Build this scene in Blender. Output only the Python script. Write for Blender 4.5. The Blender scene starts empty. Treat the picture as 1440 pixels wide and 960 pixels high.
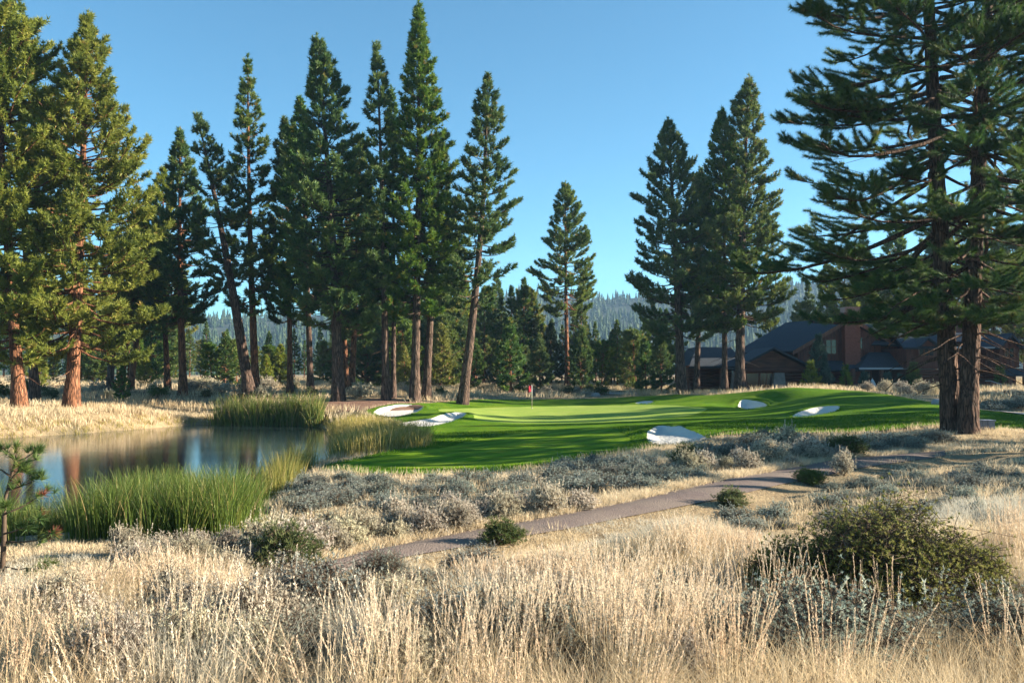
import bpy, math, random
import numpy as np
from mathutils import Vector, Matrix
from mathutils.geometry import delaunay_2d_cdt

random.seed(7)
rng = np.random.default_rng(7)
SC = bpy.context.scene
COL = SC.collection

# ------------------------------------------------------------------ camera
ZC = 3.2
FPX = 1200.0                      # focal length in photo pixels (1440 wide)
PITCH = math.atan(45.0 / FPX)
cam_d = bpy.data.cameras.new("camera")
cam = bpy.data.objects.new("camera", cam_d)
COL.objects.link(cam)
cam_d.sensor_width = 36.0
cam_d.lens = 36.0 * FPX / 1440.0
cam_d.clip_start = 0.05
cam_d.clip_end = 12000
cam.location = (0, 0, ZC)
cam.rotation_euler = (math.radians(90) + PITCH, 0, 0)
SC.camera = cam

# ------------------------------------------------------------------ light
SUN_AZ = math.radians(88)         # measured from +Y (view direction) towards +X
SUN_EL = math.radians(18)
w = bpy.data.worlds.new("World")
SC.world = w
w.use_nodes = True
nt = w.node_tree
bg = nt.nodes["Background"]
sky = nt.nodes.new("ShaderNodeTexSky")
sky.sky_type = 'NISHITA'
sky.sun_disc = False
sky.sun_elevation = SUN_EL
sky.sun_rotation = SUN_AZ
sky.altitude = 1800
sky.air_density = 1.0
sky.dust_density = 0.3
sky.ozone_density = 1.2
tintn = nt.nodes.new("ShaderNodeMix"); tintn.data_type = 'RGBA'; tintn.blend_type = 'MULTIPLY'; tintn.inputs[0].default_value = 1.0
tintn.inputs[7].default_value = (0.47, 0.85, 0.92, 1)       # clear mountain air: a cyan, deep sky
nt.links.new(sky.outputs[0], tintn.inputs[6]); nt.links.new(tintn.outputs[2], bg.inputs[0])
bg.inputs[1].default_value = 0.058
sun_d = bpy.data.lights.new("sun", 'SUN')
sun_d.energy = 5.0
sun_d.angle = math.radians(0.5)
sun_d.color = (1.0, 0.87, 0.68)
sun = bpy.data.objects.new("sun", sun_d)
COL.objects.link(sun)
sd = Vector((math.sin(SUN_AZ) * math.cos(SUN_EL), math.cos(SUN_AZ) * math.cos(SUN_EL), math.sin(SUN_EL)))
sun.rotation_euler = sd.to_track_quat('Z', 'Y').to_euler()
SC.view_settings.view_transform = 'Standard'
SC.view_settings.look = 'None'
SC.view_settings.gamma = 1.0
SC.view_settings.exposure = 2.15
SC.view_settings.use_curve_mapping = False
SC.render.engine = 'CYCLES'
SC.cycles.max_bounces = 8
SC.cycles.diffuse_bounces = 3
SC.cycles.glossy_bounces = 3
SC.cycles.transmission_bounces = 4
SC.cycles.volume_bounces = 0
SC.cycles.caustics_reflective = False
SC.cycles.caustics_refractive = False
SC.cycles.use_denoising = True

# ------------------------------------------------------------------ helpers: pixels, noise
CP, SP = math.cos(PITCH), math.sin(PITCH)
def ray(px, py):
    xc, yc = (px - 720.0) / FPX, -(py - 480.0) / FPX
    return np.array([xc, CP - yc * SP, SP + yc * CP])
def at(px, py, d):
    r = ray(px, py)
    t = d / r[1]
    return np.array([r[0] * t, d, ZC + r[2] * t])
def onz(px, py, z):
    r = ray(px, py)
    t = (z - ZC) / r[2]
    return np.array([r[0] * t, r[1] * t, z])

def _hash(ix, iy, s):
    n = (ix * 374761393 + iy * 668265263 + s * 2147483647 + 1013904223) & 0xffffffff
    n = ((n ^ (n >> 13)) * 1274126177) & 0xffffffff
    return ((n ^ (n >> 16)) & 0xffff) / 65535.0
def noise(x, y, s=0):
    x = np.asarray(x, float); y = np.asarray(y, float)
    ix = np.floor(x).astype(np.int64); iy = np.floor(y).astype(np.int64)
    fx = x - ix; fy = y - iy
    fx = fx * fx * (3 - 2 * fx); fy = fy * fy * (3 - 2 * fy)
    a = _hash(ix, iy, s); b = _hash(ix + 1, iy, s); c = _hash(ix, iy + 1, s); d = _hash(ix + 1, iy + 1, s)
    return (a * (1 - fx) + b * fx) * (1 - fy) + (c * (1 - fx) + d * fx) * fy
def fbm(x, y, s=0, o=3):
    v = 0; a = .5; t = 0
    for i in range(o):
        v = v + a * noise(np.asarray(x) * 2 ** i, np.asarray(y) * 2 ** i, s + i); t += a; a *= .5
    return v / t
def sstep(a, b, x):
    t = np.clip((x - a) / (b - a), 0, 1)
    return t * t * (3 - 2 * t)

def inside(poly, x, y):
    poly = np.asarray(poly)[:, :2]; x = np.asarray(x, float); y = np.asarray(y, float)
    r = np.zeros(x.shape, bool); n = len(poly)
    for i in range(n):
        x1, y1 = poly[i]; x2, y2 = poly[(i + 1) % n]
        if y1 == y2: continue
        c = ((y1 > y) != (y2 > y)) & (x < (x2 - x1) * (y - y1) / (y2 - y1) + x1)
        r ^= c
    return r
def edgedist(poly, x, y):
    poly = np.asarray(poly)[:, :2]; x = np.asarray(x, float); y = np.asarray(y, float)
    d = np.full(x.shape, 1e9); n = len(poly)
    for i in range(n):
        a = poly[i]; b = poly[(i + 1) % n]; ab = b - a; L = ab @ ab + 1e-9
        t = np.clip(((x - a[0]) * ab[0] + (y - a[1]) * ab[1]) / L, 0, 1)
        d = np.minimum(d, np.hypot(x - a[0] - t * ab[0], y - a[1] - t * ab[1]))
    return d
def sdist(poly, x, y):
    return np.where(inside(poly, x, y), 1, -1) * edgedist(poly, x, y)
def smooth_poly(P, n=2):
    P = np.asarray(P, float)
    for _ in range(n):
        Q = np.roll(P, -1, 0)
        P = np.stack([.75 * P + .25 * Q, .25 * P + .75 * Q], 1).reshape(-1, P.shape[1])
    return P
def resample(P, step):
    P = np.asarray(P, float); Q = np.roll(P, -1, 0); out = []
    for a, b in zip(P, Q):
        n = max(1, int(np.linalg.norm(b - a) / step))
        for i in range(n): out.append(a + (b - a) * i / n)
    return np.array(out)

# ------------------------------------------------------------------ helpers: meshes and objects
def mk(name, V, T, mats, parent=None, tint=None, midx=None, smooth=False, loc=None, link=True):
    V = np.asarray(V, np.float32).reshape(-1, 3); T = np.asarray(T, np.int32).reshape(-1, 3)
    me = bpy.data.meshes.new(name)
    me.vertices.add(len(V)); me.vertices.foreach_set("co", V.ravel())
    me.loops.add(len(T) * 3); me.loops.foreach_set("vertex_index", T.ravel())
    me.polygons.add(len(T)); me.polygons.foreach_set("loop_start", np.arange(0, len(T) * 3, 3, dtype=np.int32))
    try: me.polygons.foreach_set("loop_total", np.full(len(T), 3, np.int32))
    except Exception: pass
    if midx is not None: me.polygons.foreach_set("material_index", np.asarray(midx, np.int32))
    me.polygons.foreach_set("use_smooth", np.full(len(T), bool(smooth)))
    if tint is not None:
        a = me.attributes.new("tint", 'FLOAT', 'POINT'); a.data.foreach_set("value", np.asarray(tint, np.float32))
    me.update(calc_edges=True)
    for m in (mats if isinstance(mats, (list, tuple)) else [mats]): me.materials.append(m)
    o = bpy.data.objects.new(name, me)
    if link: COL.objects.link(o)
    if parent is not None: o.parent = parent
    if loc is not None: o.location = loc
    return o
def tag(o, label=None, cat=None, group=None, kind=None):
    if label: o["label"] = label
    if cat: o["category"] = cat
    if group: o["group"] = group
    if kind: o["kind"] = kind
    return o
def empty(name, loc, rz=0):
    o = bpy.data.objects.new(name, None); COL.objects.link(o)
    o.location = loc; o.rotation_euler = (0, 0, rz); o.empty_display_size = .3
    return o
def copy_tree(o, loc, rz=0, sc=1.0, kids=None):
    c = o.copy(); COL.objects.link(c); c.location = loc; c.rotation_euler = (0, 0, rz)
    c.scale = (sc, sc, sc) if not isinstance(sc, tuple) else sc
    for ch in (kids if kids is not None else o.children):
        k = ch.copy(); COL.objects.link(k); k.parent = c
    return c

class MB:                                   # collects shapes of ONE mesh
    def __init__(s): s.V = []; s.T = []; s.M = []; s.n = 0
    def add(s, V, T, m=0):
        V = np.asarray(V, float).reshape(-1, 3); T = np.asarray(T, int).reshape(-1, 3)
        s.V.append(V); s.T.append(T + s.n); s.M.append(np.full(len(T), m)); s.n += len(V); return s
    def box(s, x0, y0, z0, x1, y1, z1, m=0):
        V = [(x, y, z) for z in (z0, z1) for y in (y0, y1) for x in (x0, x1)]
        q = [(0, 2, 3, 1), (4, 5, 7, 6), (0, 1, 5, 4), (2, 6, 7, 3), (0, 4, 6, 2), (1, 3, 7, 5)]
        return s.add(V, [t for a, b, c, d in q for t in ((a, b, c), (a, c, d))], m)
    def quad(s, a, b, c, d, th=0.0, m=0):   # a slab: quad abcd thickened downwards by th
        a, b, c, d = [np.asarray(p, float) for p in (a, b, c, d)]
        n = np.cross(b - a, d - a); n = n / np.linalg.norm(n)
        if n[2] < 0: n = -n
        top = [a, b, c, d]; bot = [p - n * th for p in top]
        F = [(0, 1, 2), (0, 2, 3), (4, 6, 5), (4, 7, 6)]
        for i in range(4):
            j = (i + 1) % 4; F += [(i, i + 4, j + 4), (i, j + 4, j)]
        return s.add(top + bot, F, m)
    def prism(s, pts, axis_a, axis_b, e0, e1, m=0):   # polygon pts in (a,b) plane extruded along the third axis from e0 to e1
        n = len(pts); third = 3 - axis_a - axis_b; V = []
        for e in (e0, e1):
            for p in pts:
                v = [0, 0, 0]; v[axis_a] = p[0]; v[axis_b] = p[1]; v[third] = e; V.append(v)
        F = []
        for i in range(1, n - 1): F += [(0, i, i + 1), (n, n + i + 1, n + i)]
        for i in range(n):
            j = (i + 1) % n; F += [(i, i + n, j + n), (i, j + n, j)]
        return s.add(V, F, m)
    def tube(s, P, R, sides=10, m=0):
        V, T = tubes(np.asarray(P, float)[None], np.asarray(R, float)[None], sides, cap=True)
        return s.add(V, T, m)
    def build(s, name, mats, parent=None, smooth=False):
        return mk(name, np.concatenate(s.V), np.concatenate(s.T), mats, parent, midx=np.concatenate(s.M), smooth=smooth)

def norm(v): return v / (np.linalg.norm(v, axis=-1, keepdims=True) + 1e-9)
def tubes(P, R, sides=4, cap=False):
    """P (B,k,3) centre lines, R (B,k) radii"""
    B, k, _ = P.shape
    t = np.gradient(P, axis=1); t = norm(t)
    ref = np.where(np.abs(t[..., 2:3]) > .9, np.array([1., 0, 0]), np.array([0, 0, 1.]))
    u = norm(np.cross(t, ref)); v = np.cross(t, u)
    a = np.arange(sides) * 2 * np.pi / sides
    ring = P[:, :, None] + R[:, :, None, None] * (u[:, :, None] * np.cos(a)[None, None, :, None] + v[:, :, None] * np.sin(a)[None, None, :, None])
    V = ring.reshape(-1, 3)
    b, i, j = np.meshgrid(np.arange(B), np.arange(k - 1), np.arange(sides), indexing='ij')
    j2 = (j + 1) % sides; o = b * k * sides
    A = o + i * sides + j; Bq = o + i * sides + j2; C = o + (i + 1) * sides + j2; D = o + (i + 1) * sides + j
    T = np.concatenate([np.stack([A, Bq, C], -1).reshape(-1, 3), np.stack([A, C, D], -1).reshape(-1, 3)])
    if cap:
        c = []
        for bb in range(B):
            e = bb * k * sides + (k - 1) * sides
            for q in range(1, sides - 1):
                c.append((e, e + q, e + q + 1)); s0 = bb * k * sides; c.append((s0, s0 + q + 1, s0 + q))
        T = np.concatenate([T, np.array(c)])
    return V, T
def ribbons(P, W, rnd):
    """P (B,k,3) centre lines, W (B,k) widths -> flat thin blades facing a random way"""
    B, k, _ = P.shape
    a = rnd.uniform(0, np.pi, B); s = np.stack([np.cos(a), np.sin(a), np.zeros(B)], -1)[:, None]
    L = P - s * W[..., None] / 2; Rr = P + s * W[..., None] / 2
    V = np.stack([L, Rr], 2).reshape(-1, 3)
    b, i = np.meshgrid(np.arange(B), np.arange(k - 1), indexing='ij'); o = b * k * 2 + i * 2
    T = np.concatenate([np.stack([o, o + 1, o + 3], -1).reshape(-1, 3), np.stack([o, o + 3, o + 2], -1).reshape(-1, 3)])
    return V, T
def needles(C, D, n, ln, wd, spread, rnd):
    """n thin triangles per tuft centre C about direction D"""
    N = len(C)
    d = norm(D[:, None] + spread * rnd.normal(size=(N, n, 3)))
    p = norm(np.cross(d, rnd.normal(size=(N, n, 3))))
    L = ln * rnd.uniform(.7, 1.2, (N, n, 1)); W = wd * rnd.uniform(.7, 1.3, (N, n, 1))
    c = C[:, None] + d * L * .05
    V = np.stack([c + p * W / 2, c - p * W / 2, c + d * L], 2).reshape(-1, 3)
    return V, np.arange(N * n * 3).reshape(-1, 3)

# ------------------------------------------------------------------ materials
def new_mat(name):
    m = bpy.data.materials.new(name); m.use_nodes = True; m.node_tree.nodes.clear()
    return m, m.node_tree.nodes, m.node_tree.links
def ramp(N, cols, pos=None):
    r = N.new("ShaderNodeValToRGB"); e = r.color_ramp.elements
    while len(e) < len(cols): e.new(.5)
    for i, c in enumerate(cols):
        e[i].position = (pos[i] if pos else i / (len(cols) - 1)); e[i].color = (*c, 1)
    return r
def leaf_mat(name, cols, trans=.3, spec=.25, rough=.6, tcol=None, rv=0.0):
    m, N, L = new_mat(name)
    at_ = N.new("ShaderNodeAttribute"); at_.attribute_name = "tint"
    r = ramp(N, cols); L.new(at_.outputs["Fac"], r.inputs[0])
    p = N.new("ShaderNodeBsdfPrincipled"); p.inputs["Roughness"].default_value = rough
    p.inputs["Specular IOR Level"].default_value = spec
    if rv:                                              # every plant has its own tone
        oi = N.new("ShaderNodeObjectInfo"); h = N.new("ShaderNodeHueSaturation")
        m1 = N.new("ShaderNodeMapRange"); m1.inputs[3].default_value = 1 - rv; m1.inputs[4].default_value = 1 + rv; L.new(oi.outputs["Random"], m1.inputs[0]); L.new(m1.outputs[0], h.inputs["Value"])
        m2 = N.new("ShaderNodeMath"); m2.operation = 'MULTIPLY'; m2.inputs[1].default_value = 7.31; L.new(oi.outputs["Random"], m2.inputs[0])
        m3 = N.new("ShaderNodeMath"); m3.operation = 'FRACT'; L.new(m2.outputs[0], m3.inputs[0])
        m4 = N.new("ShaderNodeMapRange"); m4.inputs[3].default_value = .5 - rv * .1; m4.inputs[4].default_value = .5 + rv * .1; L.new(m3.outputs[0], m4.inputs[0]); L.new(m4.outputs[0], h.inputs["Hue"])
        m5 = N.new("ShaderNodeMapRange"); m5.inputs[3].default_value = 1 - rv; m5.inputs[4].default_value = 1 + rv * .5; L.new(m3.outputs[0], m5.inputs[0]); L.new(m5.outputs[0], h.inputs["Saturation"])
        L.new(r.outputs[0], h.inputs["Color"]); r = h
    L.new(r.outputs[0], p.inputs["Base Color"])
    t = N.new("ShaderNodeBsdfTranslucent")
    if tcol:
        mx = N.new("ShaderNodeMix"); mx.data_type = 'RGBA'; mx.blend_type = 'MULTIPLY'; mx.inputs[0].default_value = 1
        L.new(r.outputs[0], mx.inputs[6]); mx.inputs[7].default_value = (*tcol, 1); L.new(mx.outputs[2], t.inputs[0])
    else: L.new(r.outputs[0], t.inputs[0])
    x = N.new("ShaderNodeMixShader"); x.inputs[0].default_value = trans
    L.new(p.outputs[0], x.inputs[1]); L.new(t.outputs[0], x.inputs[2])
    o = N.new("ShaderNodeOutputMaterial"); L.new(x.outputs[0], o.inputs[0])
    return m
def noise_mat(name, cols, scale=4, detail=6, rough=.9, bump=.3, bscale=None, bdist=.05, stretch=(1, 1, 1), pos=None, second=None, spec=.2):
    """colour from object-space noise through a ramp, bump from finer noise"""
    m, N, L = new_mat(name)
    tc = N.new("ShaderNodeTexCoord"); mp = N.new("ShaderNodeMapping"); mp.inputs[3].default_value = stretch
    L.new(tc.outputs["Object"], mp.inputs[0])
    n = N.new("ShaderNodeTexNoise"); n.inputs["Scale"].default_value = scale; n.inputs["Detail"].default_value = detail
    n.inputs["Roughness"].default_value = .65
    L.new(mp.outputs[0], n.inputs["Vector"])
    r = ramp(N, cols, pos); L.new(n.outputs["Fac"], r.inputs[0])
    c = r.outputs[0]
    if second:
        n2 = N.new("ShaderNodeTexNoise"); n2.inputs["Scale"].default_value = second[1]; n2.inputs["Detail"].default_value = 3
        L.new(mp.outputs[0], n2.inputs["Vector"])
        r2 = ramp(N, [(0, 0, 0), (1, 1, 1)], [.42, .62]); L.new(n2.outputs["Fac"], r2.inputs[0])
        mx = N.new("ShaderNodeMix"); mx.data_type = 'RGBA'; L.new(r2.outputs[0], mx.inputs[0]); L.new(c, mx.inputs[6]); mx.inputs[7].default_value = (*second[0], 1)
        c = mx.outputs[2]
    p = N.new("ShaderNodeBsdfPrincipled"); p.inputs["Roughness"].default_value = rough; p.inputs["Specular IOR Level"].default_value = spec
    L.new(c, p.inputs["Base Color"])
    if bump:
        n3 = N.new("ShaderNodeTexNoise"); n3.inputs["Scale"].default_value = bscale or scale * 6; n3.inputs["Detail"].default_value = 5
        L.new(mp.outputs[0], n3.inputs["Vector"])
        b = N.new("ShaderNodeBump"); b.inputs["Strength"].default_value = bump; b.inputs["Distance"].default_value = bdist
        L.new(n3.outputs["Fac"], b.inputs["Height"]); L.new(b.outputs[0], p.inputs["Normal"])
    o = N.new("ShaderNodeOutputMaterial"); L.new(p.outputs[0], o.inputs[0])
    return m
def plain(name, col, rough=.6, metal=0, spec=.3):
    m, N, L = new_mat(name)
    p = N.new("ShaderNodeBsdfPrincipled"); p.inputs["Base Color"].default_value = (*col, 1)
    p.inputs["Roughness"].default_value = rough; p.inputs["Metallic"].default_value = metal; p.inputs["Specular IOR Level"].default_value = spec
    o = N.new("ShaderNodeOutputMaterial"); L.new(p.outputs[0], o.inputs[0])
    return m

def bark_mat(name, plate, furrow, scale=5):
    m, N, L = new_mat(name)
    tc = N.new("ShaderNodeTexCoord"); mp = N.new("ShaderNodeMapping"); mp.inputs[3].default_value = (1, 1, .16)
    L.new(tc.outputs["Object"], mp.inputs[0])
    dn = N.new("ShaderNodeTexNoise"); dn.inputs["Scale"].default_value = 3; dn.inputs["Detail"].default_value = 4
    L.new(mp.outputs[0], dn.inputs["Vector"])
    ad = N.new("ShaderNodeMix"); ad.data_type = 'RGBA'; ad.blend_type = 'ADD'; ad.inputs[0].default_value = .5
    L.new(mp.outputs[0], ad.inputs[6]); L.new(dn.outputs["Color"], ad.inputs[7])
    v = N.new("ShaderNodeTexVoronoi"); v.feature = 'DISTANCE_TO_EDGE'; v.inputs["Scale"].default_value = scale
    L.new(ad.outputs[2], v.inputs["Vector"])
    r = ramp(N, [(.0, .0, .0), (1, 1, 1)], [.0, .22]); L.new(v.outputs["Distance"], r.inputs[0])
    n2 = N.new("ShaderNodeTexNoise"); n2.inputs["Scale"].default_value = 14; n2.inputs["Detail"].default_value = 6
    L.new(mp.outputs[0], n2.inputs["Vector"])
    pr = ramp(N, [tuple(c * .55 for c in plate), plate, tuple(min(1, c * 1.35 + .02) for c in plate)], [.3, .5, .72]); L.new(n2.outputs["Fac"], pr.inputs[0])
    mx = N.new("ShaderNodeMix"); mx.data_type = 'RGBA'; L.new(r.outputs[0], mx.inputs[0]); mx.inputs[6].default_value = (*furrow, 1); L.new(pr.outputs[0], mx.inputs[7])
    p = N.new("ShaderNodeBsdfPrincipled"); p.inputs["Roughness"].default_value = .9; p.inputs["Specular IOR Level"].default_value = .15
    L.new(mx.outputs[2], p.inputs["Base Color"])
    hm = N.new("ShaderNodeMath"); hm.operation = 'MULTIPLY_ADD'; L.new(n2.outputs["Fac"], hm.inputs[0]); hm.inputs[1].default_value = .4; L.new(r.outputs[0], hm.inputs[2])
    b = N.new("ShaderNodeBump"); b.inputs["Strength"].default_value = .8; b.inputs["Distance"].default_value = .05
    L.new(hm.outputs[0], b.inputs["Height"]); L.new(b.outputs[0], p.inputs["Normal"])
    o = N.new("ShaderNodeOutputMaterial"); L.new(p.outputs[0], o.inputs[0])
    return m

M = {}
M['bark'] = bark_mat("bark_orange", (.24, .105, .055), (.05, .026, .016), 6)
M['bark_grey'] = bark_mat("bark_grey", (.13, .085, .065), (.03, .021, .017), 6)
M['bark_near'] = bark_mat("bark_near", (.12, .07, .05), (.025, .017, .013), 9)
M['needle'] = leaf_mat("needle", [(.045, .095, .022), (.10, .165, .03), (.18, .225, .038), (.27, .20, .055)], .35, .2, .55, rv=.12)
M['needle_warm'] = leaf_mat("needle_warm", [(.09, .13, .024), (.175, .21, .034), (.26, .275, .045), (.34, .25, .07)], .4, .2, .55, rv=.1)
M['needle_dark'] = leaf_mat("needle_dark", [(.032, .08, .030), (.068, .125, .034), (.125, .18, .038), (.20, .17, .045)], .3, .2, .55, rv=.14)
M['spruce'] = leaf_mat("spruce_needle", [(.035, .075, .06), (.07, .125, .10), (.12, .19, .16)], .2, .2, .6)
M['far_needle'] = leaf_mat("far_needle", [(.02, .042, .025), (.035, .062, .03), (.065, .09, .038)], .15, .1, .8)
M['straw'] = leaf_mat("straw", [(.34, .25, .14), (.53, .42, .265), (.64, .535, .365), (.73, .645, .50)], .35, .2, .7)
M['seed'] = leaf_mat("seed", [(.47, .34, .235), (.61, .48, .345), (.70, .59, .45), (.78, .70, .57)], .4, .15, .8)
M['sage'] = leaf_mat("sage", [(.15, .185, .16), (.245, .285, .245), (.34, .38, .325), (.44, .45, .38)], .3, .15, .8, rv=.28)
M['rabbit'] = leaf_mat("rabbit", [(.22, .21, .15), (.37, .34, .25), (.52, .47, .36), (.66, .58, .45)], .3, .15, .8, rv=.22)
M['greenleaf'] = leaf_mat("greenleaf", [(.035, .065, .02), (.07, .11, .03), (.125, .16, .045), (.21, .20, .07)], .35, .2, .6, rv=.2)
M['bitter'] = leaf_mat("bitter", [(.075, .09, .022), (.17, .18, .045), (.29, .28, .09), (.40, .36, .15)], .35, .2, .6)
M['reed'] = leaf_mat("reed", [(.05, .085, .02), (.095, .15, .026), (.16, .21, .04), (.38, .27, .12)], .45, .25, .5)
M['straw_grey'] = leaf_mat('straw_grey', [(.24, .22, .17), (.40, .37, .29), (.55, .52, .43), (.66, .63, .55)], .35, .2, .7)
M['reed_gold'] = leaf_mat("reed_gold", [(.13, .15, .03), (.28, .25, .06), (.42, .33, .11), (.55, .43, .2)], .45, .2, .6)
M['twig'] = noise_mat("twig", [(.05, .035, .025), (.12, .085, .06)], 20, bump=0)
M['deadleaf'] = leaf_mat("dead_needle", [(.16, .05, .035), (.26, .08, .06), (.30, .13, .08)], .3, .1, .8)
M['sand'] = noise_mat("white_sand", [(.46, .44, .40), (.58, .56, .52), (.66, .64, .60)], 1.6, rough=.95, bump=.7, bscale=7, bdist=.09)
M['asphalt'] = noise_mat("trail_gravel", [(.085, .062, .058), (.15, .115, .105), (.25, .20, .175)], 5, detail=9, rough=.95, bump=.8, bscale=30, bdist=.03, second=((.19, .15, .125), .7))
M['rock'] = noise_mat("rock", [(.16, .16, .17), (.30, .30, .31), (.40, .39, .38)], 3, bump=.5)

def ground_mat():
    m, N, L = new_mat("dry_ground")
    tc = N.new("ShaderNodeTexCoord")
    def nz(s, d=5):
        n = N.new("ShaderNodeTexNoise"); n.inputs["Scale"].default_value = s; n.inputs["Detail"].default_value = d; n.inputs["Roughness"].default_value = .65
        L.new(tc.outputs["Object"], n.inputs["Vector"]); return n
    a, b, c = nz(.16), nz(1.7, 7), nz(14, 5)
    r1 = ramp(N, [(.17, .12, .075), (.30, .225, .135), (.42, .33, .20)], [.3, .5, .7]); L.new(b.outputs["Fac"], r1.inputs[0])
    r2 = ramp(N, [(.13, .085, .055), (.26, .20, .12), (.38, .30, .18)], [.3, .5, .7]); L.new(c.outputs["Fac"], r2.inputs[0])
    mx = N.new("ShaderNodeMix"); mx.data_type = 'RGBA'; mx.inputs[0].default_value = .5; L.new(r1.outputs[0], mx.inputs[6]); L.new(r2.outputs[0], mx.inputs[7])
    g = ramp(N, [(0, 0, 0), (1, 1, 1)], [.50, .64]); L.new(a.outputs["Fac"], g.inputs[0])
    mx2 = N.new("ShaderNodeMix"); mx2.data_type = 'RGBA'; L.new(g.outputs[0], mx2.inputs[0]); L.new(mx.outputs[2], mx2.inputs[6]); mx2.inputs[7].default_value = (.13, .11, .07, 1)
    p = N.new("ShaderNodeBsdfPrincipled"); p.inputs["Roughness"].default_value = .95; p.inputs["Specular IOR Level"].default_value = .1
    L.new(mx2.outputs[2], p.inputs["Base Color"])
    bm = N.new("ShaderNodeBump"); bm.inputs["Strength"].default_value = .7; bm.inputs["Distance"].default_value = .12; L.new(c.outputs["Fac"], bm.inputs["Height"]); L.new(bm.outputs[0], p.inputs["Normal"])
    o = N.new("ShaderNodeOutputMaterial"); L.new(p.outputs[0], o.inputs[0]); return m
def turf_mat(name, cols, mow=None, bump=.5, bs=30, bd=.03):
    m, N, L = new_mat(name)
    tc = N.new("ShaderNodeTexCoord")
    def nz(s, d=5):
        n = N.new("ShaderNodeTexNoise"); n.inputs["Scale"].default_value = s; n.inputs["Detail"].default_value = d; n.inputs["Roughness"].default_value = .7
        L.new(tc.outputs["Object"], n.inputs["Vector"]); return n
    a, c = nz(.45, 8), nz(bs, 4)
    r = ramp(N, cols, [.3, .5, .7]); L.new(a.outputs["Fac"], r.inputs[0]); col = r.outputs[0]
    mx = N.new("ShaderNodeMix"); mx.data_type = 'RGBA'; mx.blend_type = 'MULTIPLY'; mx.inputs[0].default_value = .55
    r2 = ramp(N, [(.25, .28, .25), (1.6, 1.5, 1.25)], [.3, .7]); L.new(c.outputs["Fac"], r2.inputs[0]); L.new(col, mx.inputs[6]); L.new(r2.outputs[0], mx.inputs[7]); col = mx.outputs[2]
    if mow:
        mp = N.new("ShaderNodeMapping"); mp.inputs[2].default_value = (0, 0, math.radians(mow[0])); L.new(tc.outputs["Object"], mp.inputs[0])
        wv = N.new("ShaderNodeTexWave"); wv.inputs["Scale"].default_value = mow[1]; wv.inputs["Distortion"].default_value = .6; wv.inputs["Detail"].default_value = 1
        L.new(mp.outputs[0], wv.inputs["Vector"])
        r3 = ramp(N, [(.74, .80, .74), (1.16, 1.12, 1.08)], [.42, .58]); L.new(wv.outputs["Fac"], r3.inputs[0])
        m3 = N.new("ShaderNodeMix"); m3.data_type = 'RGBA'; m3.blend_type = 'MULTIPLY'; m3.inputs[0].default_value = 1; L.new(col, m3.inputs[6]); L.new(r3.outputs[0], m3.inputs[7]); col = m3.outputs[2]
    p = N.new("ShaderNodeBsdfPrincipled"); p.inputs["Roughness"].default_value = .9; p.inputs["Specular IOR Level"].default_value = .04
    
    L.new(col, p.inputs["Base Color"])
    bm = N.new("ShaderNodeBump"); bm.inputs["Strength"].default_value = bump; bm.inputs["Distance"].default_value = bd; L.new(c.outputs["Fac"], bm.inputs["Height"]); L.new(bm.outputs[0], p.inputs["Normal"])
    o = N.new("ShaderNodeOutputMaterial"); L.new(p.outputs[0], o.inputs[0]); return m
M['ground'] = ground_mat()
M['fairway'] = turf_mat("fairway_turf", [(.08, .17, .010), (.13, .235, .014), (.22, .28, .028)], (38, .22))
M['rough'] = turf_mat("rough_turf", [(.05, .12, .008), (.08, .17, .011), (.14, .215, .018)], None, .8, 16, .06)
M['green'] = turf_mat("green_turf", [(.21, .32, .06), (.26, .36, .075), (.33, .40, .10)], None, .15, 40, .01)
M['lawn'] = M['fairway']
def water_mat():
    m, N, L = new_mat("pond_water")
    tc = N.new("ShaderNodeTexCoord"); mp = N.new("ShaderNodeMapping"); mp.inputs[3].default_value = (.35, 1.6, 1)
    L.new(tc.outputs["Object"], mp.inputs[0])
    n = N.new("ShaderNodeTexNoise"); n.inputs["Scale"].default_value = 2.2; n.inputs["Detail"].default_value = 5; L.new(mp.outputs[0], n.inputs["Vector"])
    b = N.new("ShaderNodeBump"); b.inputs["Strength"].default_value = .11; b.inputs["Distance"].default_value = .05; L.new(n.outputs["Fac"], b.inputs["Height"])
    n2 = N.new("ShaderNodeTexNoise"); n2.inputs["Scale"].default_value = .09; n2.inputs["Detail"].default_value = 1; L.new(tc.outputs["Object"], n2.inputs["Vector"])
    mr = N.new("ShaderNodeMapRange"); mr.inputs[1].default_value = .44; mr.inputs[2].default_value = .60; mr.inputs[3].default_value = .02; mr.inputs[4].default_value = .07; L.new(n2.outputs["Fac"], mr.inputs[0]); L.new(mr.outputs[0], b.inputs["Strength"])
    p = N.new("ShaderNodeBsdfPrincipled"); p.inputs["Base Color"].default_value = (.015, .026, .028, 1); p.inputs["Roughness"].default_value = .11; p.inputs["IOR"].default_value = 1.6
    L.new(b.outputs[0], p.inputs["Normal"])
    o = N.new("ShaderNodeOutputMaterial"); L.new(p.outputs[0], o.inputs[0]); return m
M['water'] = water_mat()

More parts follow.
